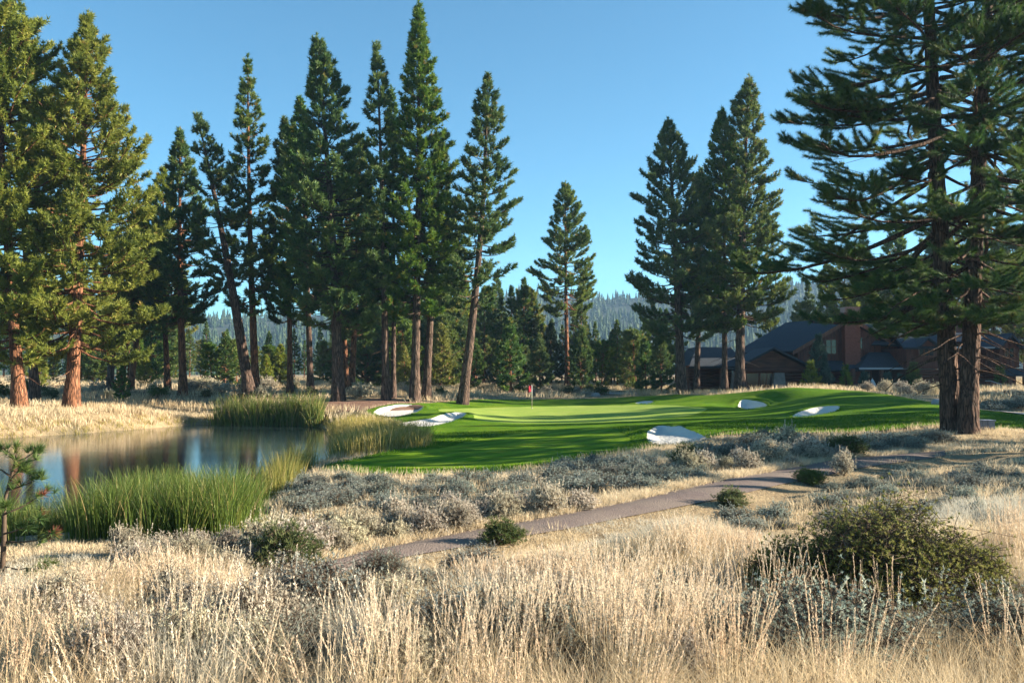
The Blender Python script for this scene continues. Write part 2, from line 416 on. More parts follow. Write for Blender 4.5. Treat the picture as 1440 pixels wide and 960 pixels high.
# ================================================================== TERRAIN
WATER_Z = -0.6
ctrl = [  # photo pixel and distance of ground points
 (100,860,8.5),(720,860,8),(720,960,5.5),(1230,870,9.5),(0,810,11),(200,790,12.5),(1400,710,16),(1440,800,10),(480,850,8.7),(1000,800,10.5),
 (505,775,13.5),(640,750,15),(830,718,17),(960,690,19.5),(1100,662,24),(1280,640,29),(1330,632,31),(1440,640,28),(1200,690,19),(1050,730,15.5),
 (540,690,21),(420,670,24),(400,722,18),(760,690,20.5),(900,655,25),(1050,630,30),(1180,617,35),
 (460,665,27),(600,667,27),(700,662,28),(830,645,30),(560,632,35),(620,631,37),(760,632,36),
 (600,612,45),(640,600,50),(760,610,44),(850,600,48),(900,612,41),(650,587,55),(620,592,53),(700,592,55),(800,590,57),
 (748,574,70),(650,575,68),(850,572,70),(740,562,80),(860,560,82),(560,585,58),(530,590,57),(560,576,63),(500,570,68),(475,562,70),(640,562,74),(545,562,70),
 (1000,608,38),(1200,606,38),(1320,597,38),(930,625,36),(940,601,40),(1000,600,41),(1060,592,45),
 (1108,587,50),(1182,572,52),(1200,557,57),(1140,563,58),(1249,556,58),(1080,577,55),(1300,566,52),(1330,573,48),
 (1110,547,64),(1060,553,66),(1054,577,62),(1060,563,65),(1000,568,62),(960,556,75),(905,567,72),(1150,548,64),
 (1400,548,75),(1400,580,50),(1440,600,40),(1400,605,38),(1345,605,36),(1180,551,90),(1020,552,84),(960,552,82),(1300,551,88),
 (750,545,100),(880,555,88),(600,548,90),(480,548,90),(400,550,84),
 (100,573,60),(30,574,58),(180,575,63),(-60,573,58),(277,588,68),(240,583,66),(300,575,73),(350,560,75),(420,565,72),(250,547,86),(50,549,84),(60,560,72),(170,545,88),(220,536,108),
 (-60,560,72),(1500,600,42),(1520,560,62)]
CX = np.array([at(*c) for c in ctrl])
extra = np.array([(0,0,1.32),(5,1,1.3),(-6,1,1.25),(0,-12,1.6),(-25,-8,1.2),(25,-8,1.6),(-9,8,.75),(10,8,.85),(-14,13,.3),(-10,16,.05),(-9.5,20,-.25),(-8,23,-.4),(-16,17,-.3),
 (-6.3,19,.12),(-7.5,27,-.3),(-30,25,0),(-60,40,.8),(-45,52,.9),(28,22,1.0),(35,40,1.3),(45,60,1.6),(60,85,1.8),(60,30,1.5),(-60,80,1.6),(-40,110,2.2),(0,125,2.0),(40,125,2.0),(70,120,2.2),(-80,120,2.4),(80,60,1.9),(80,0,1.6),(-80,0,.9),
 (0,160,2.3),(90,160,2.4),(-100,160,2.5),(18,75,1.3),(12,78,1.0)])
CX = np.concatenate([CX, extra])
def _phi(r): return np.sqrt(r * r + 4.0)
_D = np.hypot(CX[:, None, 0] - CX[None, :, 0], CX[:, None, 1] - CX[None, :, 1])
_W = np.linalg.solve(_phi(_D) - np.eye(len(CX)) * 0.25, CX[:, 2] - 1.0)

def px_poly(pts, z=None, steps=0):
    return np.array([onz(a, b, z) for a, b in pts])
pond_px = [(-90,620),(0,615),(100,610),(187,603),(277,596),(330,597),(400,597),(455,598),(490,612),(496,626),(488,641),(450,656),(405,676),(385,702)]
pond = np.array([onz(a, b, WATER_Z)[:2] for a, b in pond_px] + [(-6.6, 22.5), (-7.0, 20.0), (-9.0, 18.6), (-12, 18.2), (-17, 18.2), (-27, 22), (-46, 38), (-42, 47)])
pond = smooth_poly(pond, 2)

def Hbase(x, y):
    x = np.asarray(x, float); y = np.asarray(y, float); sh = x.shape
    xf, yf = x.ravel(), y.ravel(); out = np.empty(len(xf))
    for i in range(0, len(xf), 20000):
        a, b = xf[i:i+20000], yf[i:i+20000]
        out[i:i+20000] = 1.0 + _phi(np.hypot(a[:, None] - CX[None, :, 0], b[:, None] - CX[None, :, 1])) @ _W
    far = np.hypot(xf, yf - 50)
    f = sstep(95, 150, far)
    out = out * (1 - f) + 2.3 * f
    sd_ = np.full(len(xf), -1e3); nr = (np.abs(xf + 25) < 45) & (yf > 5) & (yf < 75)
    if nr.any(): sd_[nr] = sdist(pond, xf[nr], yf[nr])
    k = sstep(-1.6, .8, sd_)
    tgt = WATER_Z + .12 - .7 * sstep(-.3, 1.5, sd_)
    out = out * (1 - k) + np.minimum(out, tgt) * k
    out = np.where(sd_ < -.2, np.maximum(out, WATER_Z + .04), out)
    return out.reshape(sh)

def on_ground(px, py, HF, d0=4.5, d1=140, n=1400):
    r = ray(px, py); r = r / r[1]; d = d0 * (d1 / d0) ** np.linspace(0, 1, n)
    z = ZC + r[2] * d; h = HF(r[0] * d, d); k = np.where(z <= h)[0]
    i = k[0] if len(k) else n - 1
    if i > 0 and len(k):
        a = z[i-1] - h[i-1]; b = h[i] - z[i]; t = a / (a + b + 1e-9); dd = d[i-1] + (d[i] - d[i-1]) * t
    else: dd = d[i]
    return np.array([r[0] * dd, dd])
def trace(pts, HF=Hbase): return np.array([on_ground(a, b, HF) for a, b in pts])

# sand bunkers traced on the slopes
bunk_px = {
 'front': [(905,624),(917,603),(935,601),(960,604),(985,611),(1000,620),(985,626),(940,627)],
 'mound': [(1108,588),(1125,581),(1150,574),(1182,572),(1180,578),(1160,583),(1130,588)],
 'back':  [(1036,564),(1055,563),(1084,569),(1070,574),(1040,577)],
 'small': [(890,568),(905,565),(920,565),(919,568),(905,570)],
 'pond':  [(522,580),(545,573),(562,570),(600,572),(588,581),(560,587),(533,586)],
 'neck':  [(553,596),(590,592),(615,588),(633,582),(660,583),(652,589),(628,596),(600,601),(566,601)],
}
bunk = {k: smooth_poly(trace(v), 2) for k, v in bunk_px.items()}
PATH = None
def H(x, y):
    x = np.asarray(x, float); y = np.asarray(y, float)
    h = Hbase(x, y)
    for k, P in bunk.items():
        lo = P.min(0) - 3; hi = P.max(0) + 3
        m = (x > lo[0]) & (x < hi[0]) & (y > lo[1]) & (y < hi[1])
        if m.any():
            s = sdist(P, x[m], y[m]); c = P.mean(0); up = np.clip((y[m] - c[1]) / (hi[1] - lo[1] - 6 + .1) * 2, -1, 1)
            hh = h[m] - .22 * sstep(0, .5, s) * (.45 + .55 * sstep(-.6, .5, up)) + .10 * np.exp(-((s + .3) / .4) ** 2) * sstep(-.3, .6, up)
            h = h.copy(); h[m] = hh
    rough = .05 * (fbm(x * .9, y * .9, 3) - .5) + .10 * (fbm(x * .3, y * .3, 9) - .5)
    rough = rough * sstep(200, 120, np.hypot(x, y))
    if PATH:                                            # trail bed: level, with a slightly lower verge on the near side
        s_ = np.interp(x, PATH[1][:, 0], PATH[1][:, 1]) - y; inx = (x > PATH[1][0, 0] - 1) & (x < PATH[1][-1, 0] + 1)
        n_ = y - np.interp(x, PATH[0][:, 0], PATH[0][:, 1])
        rough = np.where(inx & (s_ < .6) & (n_ < .4), rough * .15, rough) - np.where(inx, .14 * np.exp(-((s_ - 1.1) / .8) ** 2), 0)
    return h + rough

def Hz(x, y): return float(H(np.array([x]), np.array([y]))[0])

# trail edges
up_px = [(440,797),(505,777),(570,764),(640,750),(740,733),(830,716),(900,702),(960,688),(1030,673),(1100,660),(1160,649),(1220,642),(1280,637),(1330,633)]
dn_px = [(470,806),(520,792),(580,780),(650,768),(740,752),(800,742),(870,728),(930,717),(1000,703),(1060,690),(1130,674),(1205,658),(1270,649),(1330,640)]
A, B = trace(up_px), trace(dn_px)
def densify(P, k=8): return np.concatenate([np.linspace(P[a], P[a + 1], k, endpoint=False) for a in range(len(P) - 1)] + [P[-1:]])
A, B = densify(A), densify(B)
PATH = (A[np.argsort(A[:, 0])], B[np.argsort(B[:, 0])])

# turf: one constrained triangulation split into fairway, rough, green and bunkers
turf_px = [(447,658),(490,668),(560,671),(640,669),(720,664),(800,652),(860,641),(905,632),(960,622),(1000,614),(1060,610),(1130,610),(1210,609),(1290,602),(1350,600),(1400,604),(1470,604),(1470,588),(1410,580),(1345,572),(1290,563),(1240,554),(1190,549),(1130,546),(1080,549),(1045,553),(1000,556),(930,556),(870,559),(800,562),(740,562),(690,562),(650,563),(615,567),(600,568),(560,569),(520,575),(512,582),(540,590),(575,600),(592,612),(608,622),(600,630),(560,634),(520,642),(480,651)]
turf = smooth_poly(trace(turf_px), 1)
green_px = [(612,579),(625,575),(700,573),(800,571),(880,570),(950,572),(1000,574),(985,582),(950,588),(880,594),(800,596),(720,596),(665,592),(668,586),(640,582)]
green = smooth_poly(trace(green_px), 2)
fair_px = [(470,656),(560,663),(640,661),(730,655),(820,643),(880,629),(890,618),(870,606),(840,603),(780,605),(700,614),(660,622),(640,628),(600,634),(540,642),(490,652)]
fair = smooth_poly(trace(fair_px), 2)
def in_loop(P, step): return resample(P, step)
loops = [in_loop(turf, .5), in_loop(green, .5), in_loop(fair, .5)] + [in_loop(P, .25) for P in bunk.values()]
V2 = []; E2 = []
for Lp in loops:
    o0 = len(V2); n = len(Lp); V2 += [Vector((p[0], p[1])) for p in Lp]; E2 += [(o0 + i, o0 + (i + 1) % n) for i in range(n)]
lo, hi = turf.min(0), turf.max(0)
gx, gy = np.meshgrid(np.arange(lo[0], hi[0], .5), np.arange(lo[1], hi[1], .5)); gx = gx.ravel() + rng.uniform(-.1, .1, gx.size); gy = gy.ravel() + rng.uniform(-.1, .1, gy.size)
ok = sdist(turf, gx, gy) > .2
gx, gy = gx[ok], gy[ok]
near = np.zeros(len(gx), bool)
for P in bunk.values(): near |= (np.abs(sdist(P, gx, gy)) < .12)
gx, gy = gx[~near], gy[~near]
V2 += [Vector((a, b)) for a, b in zip(gx, gy)]
for P in bunk.values():
    l2, h2 = P.min(0) - 1.2, P.max(0) + 1.2
    bx, by = np.meshgrid(np.arange(l2[0], h2[0], .22), np.arange(l2[1], h2[1], .22)); bx = bx.ravel(); by = by.ravel()
    s = sdist(P, bx, by); k = (s > -1.1) & (np.abs(s) > .1); V2 += [Vector((a, b)) for a, b in zip(bx[k], by[k])]
ov, oe, of = delaunay_2d_cdt(V2, E2, [], 0, 1e-4)[:3]
ov = np.array([(v.x, v.y) for v in ov]); of = np.array([f for f in of if len(f) == 3])
cen = ov[of].mean(1)
cls = np.full(len(of), -1)
cls[inside(turf, cen[:, 0], cen[:, 1])] = 0
cls[(cls == 0) & inside(fair, cen[:, 0], cen[:, 1])] = 1
cls[(cls >= 0) & inside(green, cen[:, 0], cen[:, 1])] = 2
bk = list(bunk)
for i, k in enumerate(bk): cls[inside(bunk[k], cen[:, 0], cen[:, 1])] = 10 + i
oz = H(ov[:, 0], ov[:, 1]) + .06
def sub(name, c, mat, zo=0):
    T = of[cls == c]; u, inv = np.unique(T.ravel(), return_inverse=True)
    o = mk(name, np.column_stack([ov[u], oz[u] + zo]), inv.reshape(-1, 3), mat, smooth=True); return tag(o, kind='structure')
sub('rough_turf', 0, M['rough']); sub('fairway', 1, M['fairway']); sub('putting_green', 2, M['green'])
bl = {'front': 'large deep white sand bunker in front of the green', 'mound': 'slanting white sand bunker on the mound below the lodge', 'back': 'white sand bunker behind the green by the pine trunks',
      'small': 'thin sliver of a white sand bunker at the back of the green', 'pond': 'white sand bunker beside the pond reeds and pine straw', 'neck': 'curved white sand bunker cut into the bank of the green'}
for i, k in enumerate(bk):
    o = sub('sand_bunker', 10 + i, M['sand']); tag(o, bl[k], 'sand bunker')

# ground: one sheet, fine near the camera, coarse to the horizon
xs = np.concatenate([-np.geomspace(1750, 62, 26), np.arange(-60, 62, .5), np.geomspace(63, 1850, 26)])
ys = np.concatenate([[-300, -120, -60, -35, -22], np.arange(-14, 4, 1.0), np.arange(4, 40, .35), np.arange(40, 110, .6), np.geomspace(111, 1500, 34)])
GX, GY = np.meshgrid(xs, ys); GZ = H(GX, GY); GZ0 = GZ.copy()
def Hq(x, y):                                           # quick height: bilinear in the ground sheet
    x = np.asarray(x, float); y = np.asarray(y, float)
    i = np.clip(np.searchsorted(xs, x) - 1, 0, len(xs) - 2); j = np.clip(np.searchsorted(ys, y) - 1, 0, len(ys) - 2)
    u = (x - xs[i]) / (xs[i + 1] - xs[i]); v = (y - ys[j]) / (ys[j + 1] - ys[j])
    return (GZ0[j, i] * (1 - u) + GZ0[j, i + 1] * u) * (1 - v) + (GZ0[j + 1, i] * (1 - u) + GZ0[j + 1, i + 1] * u) * v
sdT = np.full(GX.shape, -9.); mm = (GX > lo[0]) & (GX < hi[0]) & (GY > lo[1]) & (GY < hi[1]); sdT[mm] = sdist(turf, GX[mm], GY[mm])
GZ = GZ - .5 * sstep(.5, 1.2, sdT)
ny, nx = GX.shape
i, j = np.meshgrid(np.arange(ny - 1), np.arange(nx - 1), indexing='ij'); q = i * nx + j
T = np.concatenate([np.stack([q, q + 1, q + nx + 1], -1).reshape(-1, 3), np.stack([q, q + nx + 1, q + nx], -1).reshape(-1, 3)])
tag(mk('ground', np.stack([GX, GY, GZ], -1), T, M['ground'], smooth=True), kind='structure')

# path
path_poly = np.concatenate([A, B[::-1]])
m_ = 7; s = np.linspace(0, 1, m_)
PP = A[:, None] * (1 - s)[None, :, None] + B[:, None] * s[None, :, None]
wob = (fbm(PP[..., 0] * 2, PP[..., 1] * 2, 31) - .5) * .25
PP = PP + wob[..., None] * np.array([.7, .7])
PZ = H(PP[..., 0], PP[..., 1]) + .07 - .05 * np.abs(s - .5)[None] * 2
nn = len(PP); i, j = np.meshgrid(np.arange(nn - 1), np.arange(m_ - 1), indexing='ij'); q = i * m_ + j
T = np.concatenate([np.stack([q, q + m_, q + m_ + 1], -1).reshape(-1, 3), np.stack([q, q + m_ + 1, q + 1], -1).reshape(-1, 3)])
tag(mk('path', np.concatenate([PP, PZ[..., None]], -1), T, M['asphalt'], smooth=True), kind='structure')
# pale cart path beyond the green and the one by the old pines
def strip(name, pts, wdt, mat, zo=.05):
    P = densify(np.array(pts, float), 14); t = norm(np.gradient(P, axis=0)); n_ = np.stack([-t[:, 1], t[:, 0]], -1)
    Q = np.stack([P + n_ * wdt * k for k in (-.5, 0, .5)], 1); z = H(Q[..., 0], Q[..., 1]) + zo
    nn = len(Q); i, j = np.meshgrid(np.arange(nn - 1), np.arange(2), indexing='ij'); q = i * 3 + j
    T = np.concatenate([np.stack([q, q + 4, q + 3], -1).reshape(-1, 3), np.stack([q, q + 1, q + 4], -1).reshape(-1, 3)])
    return tag(mk(name, np.concatenate([Q, z[..., None]], -1), T, mat, smooth=True), kind='structure')
M['pale_path'] = noise_mat("pale_concrete", [(.34, .28, .23), (.42, .36, .30), (.50, .43, .36)], 3, bump=.1)
strip('cart_path', [(7, 93), (12, 90), (18, 88.5), (26, 87.5)], 3.0, M['pale_path'])
strip('cart_path', [tuple(on_ground(1370, 577, H)), tuple(on_ground(1410, 581, H)), tuple(on_ground(1480, 590, H))], 1.2, M['pale_path'], .12)
# distant lawn between the trunks
strip('lawn', [(-62, 116), (-44, 117), (-30, 116)], 7, M['lawn'], .1)
# pine straw under the trees beside the bunker
M['straw_floor'] = noise_mat("pine_straw", [(.13, .07, .05), (.20, .115, .08), (.27, .17, .11)], 2.2, bump=.5, bscale=30, bdist=.03)
strip('pine_straw', [tuple(on_ground(440, 575, H)), tuple(on_ground(490, 574, H)), tuple(on_ground(535, 570, H)), tuple(on_ground(580, 566, H))], 6.5, M['straw_floor'], .05)

# pond
pw = resample(pond, .8); c = pw.mean(0)
tri = delaunay_2d_cdt([Vector((p[0], p[1])) for p in (c + (pw - c) * 1.06)], [(i, (i + 1) % len(pw)) for i in range(len(pw))], [], 1, 1e-4)
tv = np.array([(v.x, v.y, WATER_Z) for v in tri[0]])
tag(mk('pond_water', tv, np.array(tri[2]), M['water']), kind='structure')

# hills with forest
def ridge(x, d):                       # height of the far ridge line, from where it stands in the photo
    px = 720 + x / d * FPX
    py = np.interp(px, [-600, 30, 150, 300, 450, 560, 740, 850, 1000, 1110, 1250, 1500, 2100], [360, 385, 420, 436, 430, 412, 402, 409, 396, 388, 375, 365, 350])
    return ZC + d * (525 - py) / FPX
hx = np.linspace(-1500, 1700, 120); hd = np.linspace(420, 1250, 40)
HX, HD = np.meshgrid(hx, hd)
def hill_z(x, d):
    f = np.clip((d - 420) / 700, 0, 1)
    z = ridge(x * 1120 / np.maximum(d, 300), 1120) * f ** 1.25 - 14
    return 2 + np.where(d > 1120, z - (d - 1120) * .1, z) + (fbm(x / 160, d / 160, 5) - .5) * 26 * f * sstep(1120, 900, d)
HZ = hill_z(HX, HD); ny, nx = HX.shape
i, j = np.meshgrid(np.arange(ny - 1), np.arange(nx - 1), indexing='ij'); q = i * nx + j
T = np.concatenate([np.stack([q, q + 1, q + nx + 1], -1).reshape(-1, 3), np.stack([q, q + nx + 1, q + nx], -1).reshape(-1, 3)])
M['hill'] = noise_mat("hill_floor", [(.03, .045, .03), (.05, .06, .038), (.09, .085, .055)], .03, bump=0)
tag(mk('hills', np.stack([HX, HD, HZ], -1), T, M['hill'], smooth=True), kind='structure')
n = 9000
fx = rng.uniform(-1, 1, n); fd = rng.uniform(.0, 1, n) ** .8; fd = 450 + fd * 675; fx = (fx * .72 + .03) * fd
dens = fbm(fx / 60, fd / 60, 12); kp = dens > .36; fx, fd = fx[kp], fd[kp]; n = len(fx)
fz = hill_z(fx, fd) - .5; fh = 5 + 13 * rng.random(n) ** 1.6; fr = fh * rng.uniform(.15, .22, n)
V = []; Tt = []; tint = []; base = 0
a6 = np.arange(6) * np.pi / 3
for lay in range(3):
    z0 = fz + fh * (.08 + .27 * lay); z1 = fz + fh * (.5 + .25 * lay); r = fr * (1 - .27 * lay)
    rr = r[:, None] * rng.uniform(.7, 1.25, (n, 6)); ph = rng.uniform(0, 6, n)[:, None]
    ring = np.stack([fx[:, None] + rr * np.cos(a6 + ph), fd[:, None] + rr * np.sin(a6 + ph), (z0[:, None] + rng.uniform(-.06, .06, (n, 6)) * fh[:, None])], -1)
    apex = np.stack([fx, fd, z1], -1)[:, None]
    V.append(np.concatenate([ring, apex], 1).reshape(-1, 3))
    b = base + np.arange(n)[:, None] * 7; k = np.arange(6)[None]
    Tt.append(np.stack([b + k, b + (k + 1) % 6, b + 6 + 0 * k], -1).reshape(-1, 3)); tint.append(np.repeat(rng.uniform(0, 1, n), 7)); base += n * 7
tag(mk('hill_forest', np.concatenate(V), np.concatenate(Tt), M['far_needle'], tint=np.concatenate(tint)), kind='stuff')

# air: pale haze that turns the far forested hills blue
hb_ = MB(); hb_.box(-1900, -320, -6, 2000, 1600, 205)
M['haze'], N, L = new_mat("haze")
pv_ = N.new("ShaderNodeVolumePrincipled"); pv_.inputs["Color"].default_value = (.40, .66, 1, 1); pv_.inputs["Density"].default_value = .00019; pv_.inputs["Anisotropy"].default_value = .2
o = N.new("ShaderNodeOutputMaterial"); L.new(pv_.outputs[0], o.inputs["Volume"])
tag(hb_.build('haze', M['haze']), kind='stuff')

# ================================================================== TREES
def pine_parts(rnd, Hh, top, cb, R, r0, shape='cone', dens=1.12, nlen=.36, nwid=.085, nn=12, spacing=.55, e_top=.7, e_bot=-.15, dead=4, bend=.35, near=False, side_w=None, start_t=.3, tuft_step=.27, lop=.35, trunk_sides=10):
    """one pine about its base: wood (trunk + limbs) and needles. top=(dx,dy) lean, cb = height where the crown starts, R = crown radius"""
    k = 26 if near else 14
    t = np.linspace(0, 1, k)
    ph = rnd.uniform(0, 6.28); bw = bend * np.sin(np.pi * t)
    TX = top[0] * t + bw * np.cos(ph) * .5; TY = top[1] * t + bw * np.sin(ph) * .5
    TP = np.stack([TX, TY, Hh * t - .25 * (t == 0)], -1)
    TR = r0 * ((1 - t) ** .85 * .93 + .02) * (1 + .45 * np.exp(-t * Hh / .55))
    if near:
        kk = 170; t2 = np.linspace(0, 1, kk) ** 1.15; sides = 56
        C = np.stack([np.interp(t2, t, TP[:, i]) for i in range(3)], -1); Rr = np.interp(t2, t, TR)
        Rr = r0 * ((1 - t2) ** .85 * .93 + .02) * (1 + .35 * np.exp(-t2 * Hh / .6))
        a = np.arange(sides) * 2 * np.pi / sides
        A_, Zz = np.meshgrid(a, t2 * Hh)
        fu = np.abs(noise(A_ * 4.2 + .6 * noise(A_ * 2, Zz * 2, 5), Zz * .9, 11) - .5) * 2
        fu = np.minimum(fu, np.abs(noise(A_ * 3.1, Zz * 2.2 + A_, 12) - .5) * 2 + .15)
        disp = 1 + .12 * np.clip(fu * 2.2, 0, 1) - .07 + .05 * np.sin(3 * A_ + ph) * np.exp(-Zz / 1.2)
        ring = C[:, None] + (Rr[:, None] * disp)[..., None] * np.stack([np.cos(A_), np.sin(A_), 0 * A_], -1)
        TV = ring.reshape(-1, 3); i, j = np.meshgrid(np.arange(kk - 1), np.arange(sides), indexing='ij'); j2 = (j + 1) % sides
        q, q2 = i * sides + j, i * sides + j2
        TT = np.concatenate([np.stack([q, q2, q2 + sides], -1).reshape(-1, 3), np.stack([q, q2 + sides, q + sides], -1).reshape(-1, 3)])
    else:
        TV, TT = tubes(TP[None], TR[None], trunk_sides)
    # ---- limbs
    zs = []; z = cb
    while z < Hh * .985:
        zs.append(z); z += spacing * (.6 + .8 * rnd.random()) * (1.0 - .45 * (z - cb) / (Hh - cb))
    per = 4
    Z0 = np.repeat(np.array(zs), per) + rnd.uniform(-.15, .15, len(zs) * per); Bn = len(Z0)
    AZ = np.repeat(np.cumsum(rnd.uniform(.5, 1.6, len(zs))), per) + np.tile(np.arange(per) * 2 * np.pi / per, len(zs)) + rnd.normal(0, .25, Bn)
    keep = rnd.random(Bn) < np.clip(.86 * dens, 0, 1); Z0, AZ = Z0[keep], AZ[keep]; Bn = len(Z0)
    u = np.clip((Z0 - cb) / (Hh - cb), 0, 1)
    if shape == 'cone': prof = (1 - u) ** .85 * (.62 + .38 * np.clip(u / .18, 0, 1)) + .03
    elif shape == 'column': prof = (1 - u ** 2.2) * .8 * (.6 + .4 * np.clip(u / .15, 0, 1)) * (1 - .35 * u) + .03
    elif shape == 'round': prof = np.sqrt(np.clip(1 - (u * 1.02) ** 2.2, 0, 1)) * (.6 + .4 * np.clip(u / .25, 0, 1)) + .04
    else: prof = (1 - u) + .02                          # 'spruce'
    so = rnd.integers(0, 9999)
    lump = .62 + .76 * noise(np.cos(AZ) * 1.6 + 7, Z0 * .42 + np.sin(AZ) * 1.6, int(so))
    L = R * prof * np.clip(lump, .4, 1.25) * rnd.uniform(.78, 1.12, Bn)
    if side_w is not None: L = L * (1 + side_w[2] * (np.cos(AZ) * side_w[0] + np.sin(AZ) * side_w[1]))
    L = L * (.3 + .7 * np.clip((1 - u) / .13, 0, 1))
    L = np.maximum(L, .16)
    e = e_bot + (e_top - e_bot) * u ** 1.3 + rnd.normal(0, .1, Bn)
    droop = -lop * (1 - u) * .45; tipup = (.12 if near else .34) * (1 - .4 * u)
    KB = 7 if near else 5
    tb = np.linspace(0, 1, KB)[None]
    def bp(idx, tt):
        Lx = L[idx]; r = Lx * tt * np.cos(e[idx]); zz = Lx * (tt * np.sin(e[idx]) + droop[idx] * tt * (1 - tt) * 2 + tipup[idx] * tt ** 3 * .6)
        wx = .06 * Lx * np.sin(tt * 5 + idx)
        hx_ = np.interp(Z0[idx] / Hh, t, TX); hy_ = np.interp(Z0[idx] / Hh, t, TY)
        return np.stack([hx_ + r * np.cos(AZ[idx]) - wx * np.sin(AZ[idx]), hy_ + r * np.sin(AZ[idx]) + wx * np.cos(AZ[idx]), Z0[idx] + zz], -1)
    ib = np.repeat(np.arange(Bn)[:, None], KB, 1); BP = bp(ib, np.repeat(tb, Bn, 0))
    br = (.014 * L + .012)[:, None] * (1 - .8 * tb) * (.95 if near else 1.2)
    BV, BT = tubes(BP, br, 5 if near else 3)
    WV = [TV, BV]; WT = [TT, BT + len(TV)]; nW = len(TV) + len(BV)
    # dead snags under the crown
    nd = dead
    if nd:
        zd = rnd.uniform(max(1.6, cb * .45), cb + 1.5, nd); ad = rnd.uniform(0, 6.28, nd); ld = rnd.uniform(.3, .75, nd) * R * .7
        td = np.linspace(0, 1, 5)[None]
        hx_ = np.interp(zd / Hh, t, TX)[:, None]; hy_ = np.interp(zd / Hh, t, TY)[:, None]
        DP = np.stack([hx_ + ld[:, None] * td * np.cos(ad + 0)[:, None] + rnd.normal(0, .06, (nd, 5)), hy_ + ld[:, None] * td * np.sin(ad)[:, None] + rnd.normal(0, .06, (nd, 5)), zd[:, None] - ld[:, None] * .35 * td ** 1.6], -1)
        dv, dt = tubes(DP, (.02 + .012 * ld)[:, None] * (1 - .75 * td), 3); WV.append(dv); WT.append(dt + nW); nW += len(dv)
    # ---- twigs and tufts
    ntw = np.ceil(L * (3.3 if not near else 5.4) * dens).astype(int) + 1
    idx = np.repeat(np.arange(Bn), ntw); n = len(idx)
    tt = start_t + (1 - start_t) * rnd.random(n) ** .75
    sg = rnd.choice([-1, 1], n); tb0 = bp(idx, tt); tb1 = bp(idx, np.minimum(tt + .05, 1.05)); tang = norm(tb1 - tb0)
    yaw = sg * rnd.uniform(.25, 1.25, n) * (1.15 - .5 * tt)
    cy, sy = np.cos(yaw), np.sin(yaw)
    dr = np.stack([tang[:, 0] * cy - tang[:, 1] * sy, tang[:, 0] * sy + tang[:, 1] * cy, tang[:, 2] + (rnd.uniform(-.12, .32, n) if near else rnd.uniform(-.25, .5, n))], -1); dr = norm(dr)
    tl = (.24 + .44 * L[idx] * (1.1 - tt)) * rnd.uniform(.5, 1.15, n)
    if near: tl = tl * 1.1
    C = []; Dd = []; tn = []
    nt_ = np.ceil(tl / tuft_step).astype(int) + 1
    i2 = np.repeat(np.arange(n), nt_); s = np.concatenate([np.linspace((.5 if near else .3) if q > 1 else 1, 1, q) for q in nt_]) if n else np.zeros(0)
    lift = np.array([0, 0, 1.]) * (.25 * s ** 2 * tl[i2])[:, None]
    C = tb0[i2] + dr[i2] * (tl[i2] * s)[:, None] + lift
    D = norm(dr[i2] + np.array([0, 0, .45]) + rnd.normal(0, .15, (len(i2), 3)))
    # leader tips
    it = np.arange(Bn); tipC = bp(it, np.ones(Bn)); tipD = norm(tipC - bp(it, np.full(Bn, .9)) + np.array([0, 0, .02]))
    ldr = np.stack([np.full(4, TX[-1]), np.full(4, TY[-1]), Hh - np.array([.0, .25, .5, .8])], -1)
    C = np.concatenate([C, tipC, ldr]); D = np.concatenate([D, tipD, np.tile([[0, 0, 1.]], (4, 1))])
    NV, NT = needles(C, D, nn, nlen, nwid, (.62 if not near else .5), rnd)
    bt = np.concatenate([np.repeat(rnd.uniform(0, 1, Bn), ntw)[i2], rnd.uniform(0, 1, Bn), np.full(4, .6)])
    tint = np.clip(.18 + .35 * bt + rnd.normal(0, .13, len(C)), 0, .82)
    tint[rnd.random(len(C)) < .025] = 1.0
    tint = np.repeat(tint, nn * 3)
    if near:                                           # twig wood
        tw = np.linspace(0, 1, 3)[None]
        TWP = tb0[:, None] + dr[:, None] * (tl[:, None] * tw)[..., None] + np.array([0, 0, 1.]) * (.25 * tw ** 2 * tl[:, None])[..., None]
        v, tr_ = tubes(TWP, np.full((n, 3), .011) * np.array([1, .8, .5]), 3); WV.append(v); WT.append(tr_ + nW); nW += len(v)
    return np.concatenate(WV), np.concatenate(WT), NV, NT, tint

def pine(seed, base, toppx, half, cby, label, d, name='pine_tree', wpx=12, group=None, mat='needle', bark='bark_grey', topy=None, zb=None, **kw):
    rnd = np.random.default_rng(seed)
    p = at(base[0], base[1], d); z0 = Hz(p[0], p[1]) if zb is None else zb
    tp = at(toppx[0], toppx[1], d); cbz = at(base[0], cby, d)[2] - z0
    Hh = tp[2] - z0
    WV, WT, NV, NT, tint = pine_parts(rnd, Hh, (tp[0] - p[0], kw.pop('ty', rnd.uniform(-.8, .8))), max(cbz, 1.0), half * 1.28 * d / FPX, wpx * d / FPX / 2, **kw)
    o = tag(empty(name, (p[0], p[1], z0)), label, 'tree', group)
    mk('trunk', WV, WT, M[bark], o, smooth=True)
    mk('crown', NV, NT, M[mat], o, tint=tint)
    return o

G1 = 'tall pines along the back of the golf hole'
